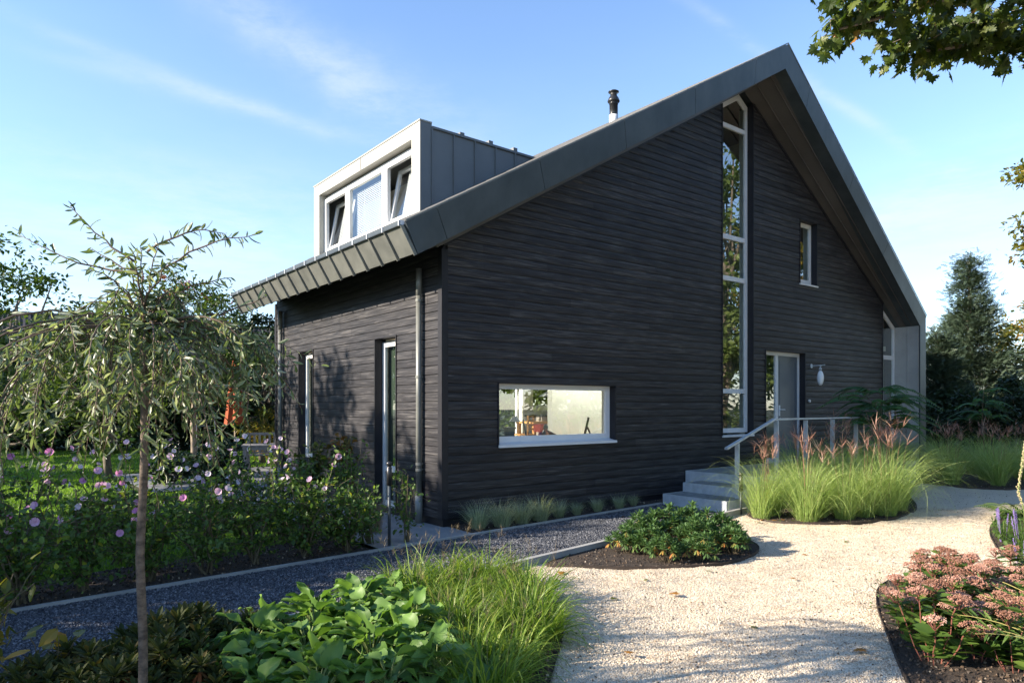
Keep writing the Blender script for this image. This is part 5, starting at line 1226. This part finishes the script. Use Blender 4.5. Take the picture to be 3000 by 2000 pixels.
def archstems(label, loc, seed, n, dirx, group=None):
    r = np.random.RandomState(seed); root = thing('willow_leaved_plant', label, 'plant', loc, 0, group); m = MB(); T = []; D = []
    for i in range(n):
        a = dirx+r.normal()*.45; L_ = r.uniform(.6,.95); t = np.linspace(0,1,10); Q = np.stack([L_*.95*t*cos(a), L_*.95*t*sin(a), .10+L_*(.75*t-.42*t*t)],-1); m.tube(Q, np.linspace(.004,.0015,10), 5)
        for x in np.linspace(.15,1,26): k = min(int(x*9),8); d = nrm(Q[k+1]-Q[k]); o = nrm(np.cross(d,r.normal(size=3))); T.append(Q[0]*(0)+np.array([np.interp(x,t,Q[:,j]) for j in range(3)])); D.append(nrm(d*.7+o*.7))
    m.build('stems', leafmat('straw_stem_%d'%seed, [(0,(.30,.26,.08)),(1,(.42,.36,.14))], trans=0), root); n = len(T); m = MB(); leaves(m, L_NAR, np.array(T), np.array(D), r.uniform(.05,.085,n), r.uniform(.2,.9,n), None, .4); m.build('foliage', G_LIR, root)
archstems('arching willow-leaved stems over the pink stonecrops, reaching left', (3.75,4.45,0), 510, 8, pi*.92)
archstems('arching willow-leaved stems at bottom right corner', (3.25,3.85,0), 511, 7, pi*.8)
bush('low_green_plant', 'tiny bright green creeping plant at bed edging tip', 3.0, 5.42, .10, .14, 260, L_OVA, .022, G_LIR, 143, 6, .0, 'plant')

# ---- lilyturf bed
def lily(label, loc, seed, ns=5, group='lilyturf clumps with purple spikes'):
    o = tuft('lilyturf', label, 'plant', loc, seed, 130, .38, .009, G_LIR, .35, 1.35, .06, group); r = np.random.RandomState(seed)
    for k in range(ns):
        a = r.uniform(0,2*pi); p = np.array([.06*cos(a),.06*sin(a),0]); q = p+np.array([.06*cos(a),.06*sin(a),r.uniform(.36,.46)]); m = MB(); m.tube([tuple(p),tuple(q)], .0025, 4); n = 44; t = r.uniform(.66,1,n); aa = r.uniform(0,2*pi,n)
        P = p+(q-p)*t[:,None]+np.stack([.011*np.cos(aa),.011*np.sin(aa),0*aa],-1)*(1.15-t)[:,None]*2.2; m.inst(OCT_V, OCT_F, rand_rot(n)*.0045, P, r.uniform(0,1,n)); m.build('flower_spike', M_PURP, o)
    return o
l0 = lily('purple-spiked lilyturf clump in the right bed, nearest the camera', (5.55,7.55,.02), 520)
for i, (x, y, s) in enumerate([(5.95,7.9,1),(5.75,8.15,.9),(6.3,8.3,1.05),(6.6,8.8,1),(5.9,7.45,1.1),(4.55,6.15,.95),(4.9,6.05,.9)]):
    dup(l0, (x,y,.02), i*1.7, s, ['purple-spiked lilyturf just behind the nearest clump','lilyturf beside the dark bed edging','lilyturf in the middle of right bed','farthest purple-spiked lilyturf near the fern','lilyturf cut by the right edge','purple-spiked lilyturf behind the stonecrops, left one','purple-spiked lilyturf behind the stonecrops, right one'][i])
def fern(label, loc, seed):
    r = np.random.RandomState(seed); root = thing('fern', label, 'fern', loc); m = MB(); T = []; D = []; sz = []; U = []
    for i in range(16):
        a = i*2.4; L_ = r.uniform(.4,.6); t = np.linspace(0,1,10); Q = np.stack([L_*.85*t*cos(a), L_*.85*t*sin(a), L_*(.9*t-.65*t*t)],-1); m.tube(Q, .003, 4)
        for x in np.linspace(.1,1,20):
            p = np.array([np.interp(x,t,Q[:,j]) for j in range(3)])
            for s in (-1,1): T.append(p); D.append((-s*sin(a)+.4*cos(a), s*cos(a)+.4*sin(a), -.1)); sz.append(.13*(1-x)**.6*L_*2+.015); U.append((0,0,1))
    m.build('stems', M_stemg, root); m = MB(); leaves(m, L_NAR, np.array(T), np.array(D), np.array(sz), r.uniform(.3,1,len(T)), np.array(U), .1); m.build('fronds', G_LIR, root)
fern('light green fern at far end of right bed', (7.05,9.75,.02), 530)
gcm = MB(); n = 2600; P = np.stack([rs.uniform(5.2,8,n), rs.uniform(6.9,10.2,n)],-1); P = P[inpoly(P, BED_L)]; n = len(P)
leaves(gcm, L_OVA, np.column_stack([P, rs.uniform(.03,.13,n)]), rdir(n,.1), rs.uniform(.04,.07,n), rs.uniform(0,.7,n)); gcm.build('ground_cover', G_MAL, kind='stuff', label='dark leafy ground cover between the lilyturf clumps', category='ground cover')
bd = thing('beaded_stalk', 'pale beaded flower stalk rising at the right edge', 'plant', (4.14,5.66,0))
m = MB(); Q = np.array([(0,0,0),(.03,0,.5),(.02,0,.75),(-.03,0,.92),(.0,0,1.12),(.03,0,1.32)]); Qs = np.stack([np.interp(np.linspace(0,5,90),range(6),Q[:,j]) for j in range(3)],-1); m.tube(Q, .005, 5); m.build('stem', M_stemg, bd)
m = MB(); B = Qs[42:]; B = np.repeat(B,3,0)+rs.normal(size=(len(B)*3,3))*.006; m.inst(OCT_V, OCT_F, rand_rot(len(B))*.007, B, rs.uniform(0,1,len(B))); m.build('flower_beads', M_YBEAD, bd)

# ---- feathery sumacs
def sumac(label, loc, seed, h, r0, n=26, group=None):
    r = np.random.RandomState(seed); root = thing('feathery_sumac', label, 'tree', loc, 0, group); m = MB(); T = []; D = []; sz = []; U = []; ti = []
    m.tube(curve((0,0,0),(0,0,h*.9),0,5,.01,r), [.022,.02,.016,.012,.006], 6)
    for i in range(n):
        a = i*2.4+r.normal()*.2; L_ = r0*r.uniform(.5,1.0); q0 = r0*.25*r.uniform(0,1); st = np.array([q0*cos(a),q0*sin(a),h*r.uniform(.58,.95)]); t = np.linspace(0,1,9)
        Q = st+np.stack([L_*t*cos(a), L_*t*sin(a), .10*np.sin(pi*t)-.16*t*t*L_+r.normal()*.03*t],-1); m.tube(Q, np.linspace(.006,.002,9), 4); tt_ = r.uniform(0,.7)
        for x in np.linspace(.15,1,22):
            p = np.array([np.interp(x,t,Q[:,j]) for j in range(3)])
            for s in (-1,1): T.append(p); D.append((-s*sin(a)+.45*cos(a), s*cos(a)+.45*sin(a), -.25)); sz.append(.15*(1.15-x)**.5); U.append((0,0,1)); ti.append(tt_+r.uniform(0,.3))
    m.build('trunk', M_stem, root); m = MB(); leaves(m, L_OBL, np.array(T), np.array(D), np.array(sz)*.85, np.array(ti), np.array(U), .35); m.build('crown', G_SUM, root)
x, y = W2(8.3,-1.85); sumac('feathery green sumac in front of right end of gable', (x,y,0), 540, 2.02, .92, 60)
sumac('feathery sumac in far shaded bed right of end wall', (11.9,17.6,0), 541, 2.1, .8, 20)

# ---- fallen leaves
def fallen(x, y, s, k, lab):
    m = MB(); r = np.random.RandomState(k); leaves(m, L_MAP, np.array([[0,0,.012]]), np.array([[cos(k),sin(k),.15]]), [s], [1.0 if k % 2 else .92], np.array([[0,0,1.]]), .12); o = m.build('fallen_leaf', G_MAP); o.location = (x,y,.012); return htag(o, lab, 'leaf', 'fallen leaves on the gravel')
for k, (x, y, s) in enumerate([(1.35,5.85,.09),(.85,5.7,.07),(2.6,6.4,.06),(1.9,6.7,.06),(2.25,4.55,.09),(1.2,6.35,.05),(3.1,7.4,.05),(3.9,8.1,.06),(.5,6.6,.09),(1.75,5.0,.06),(.75,4.5,.07)]):
    fallen(x, y, s, k+1, 'dry %s leaf lying on cream gravel, %s counted from the small round bed' % ('orange' if (k+1) % 2 else 'yellow', ORD[[4,6,2,1,9,3,5,7,0,8,10][k]]))
for k, (x, y) in enumerate([(-2.6,5.1),(-1.8,6.1),(-3.0,4.9),(1.6,10.0)]): 
    o = fallen(x, y, .08, 20+k, ['brown leaf on the dark path near left edge of hedge','brown leaf on dark path behind the tree trunk','brown leaf on dark path at lower left','brown leaf on dark path by the fescues'][k]); o['group'] = 'fallen leaves on the dark path'
# litter of dry leaves beside the steps
for k in range(10):
    x, y = 3.35+.09*k, 9.55+.05*((k*3) % 4); o = fallen(x, y, .085, 30+k, 'curled dry leaf at the foot of the steps, %s from the steps' % ORD[k]); o['group'] = 'dry leaves at the foot of the steps'
# ---- lawn blades
def lawn():
    n = 150000; Y = 5.5+19.5*rs.uniform(0,1,n)**1.25; X = rs.uniform(-.80,-.14,n)*Y; P = np.stack([X,Y],-1); k = inpoly(P, LAWN) & ~inpoly(P, BED_HEDGE); P = P[k]; n = len(P)
    m = MB(); blades(m, np.column_stack([P, np.full(n,-.012)]), rs.uniform(0,2*pi,n), rs.uniform(.03,.06,n), rs.uniform(0,.5,n), .5, .004+.0007*P[:,1], 2, rs.uniform(0,1,n))
    m.build('lawn_grass', G_LAWN, kind='stuff', label='short mown lawn grass behind the flowering hedge', category='grass')
lawn()
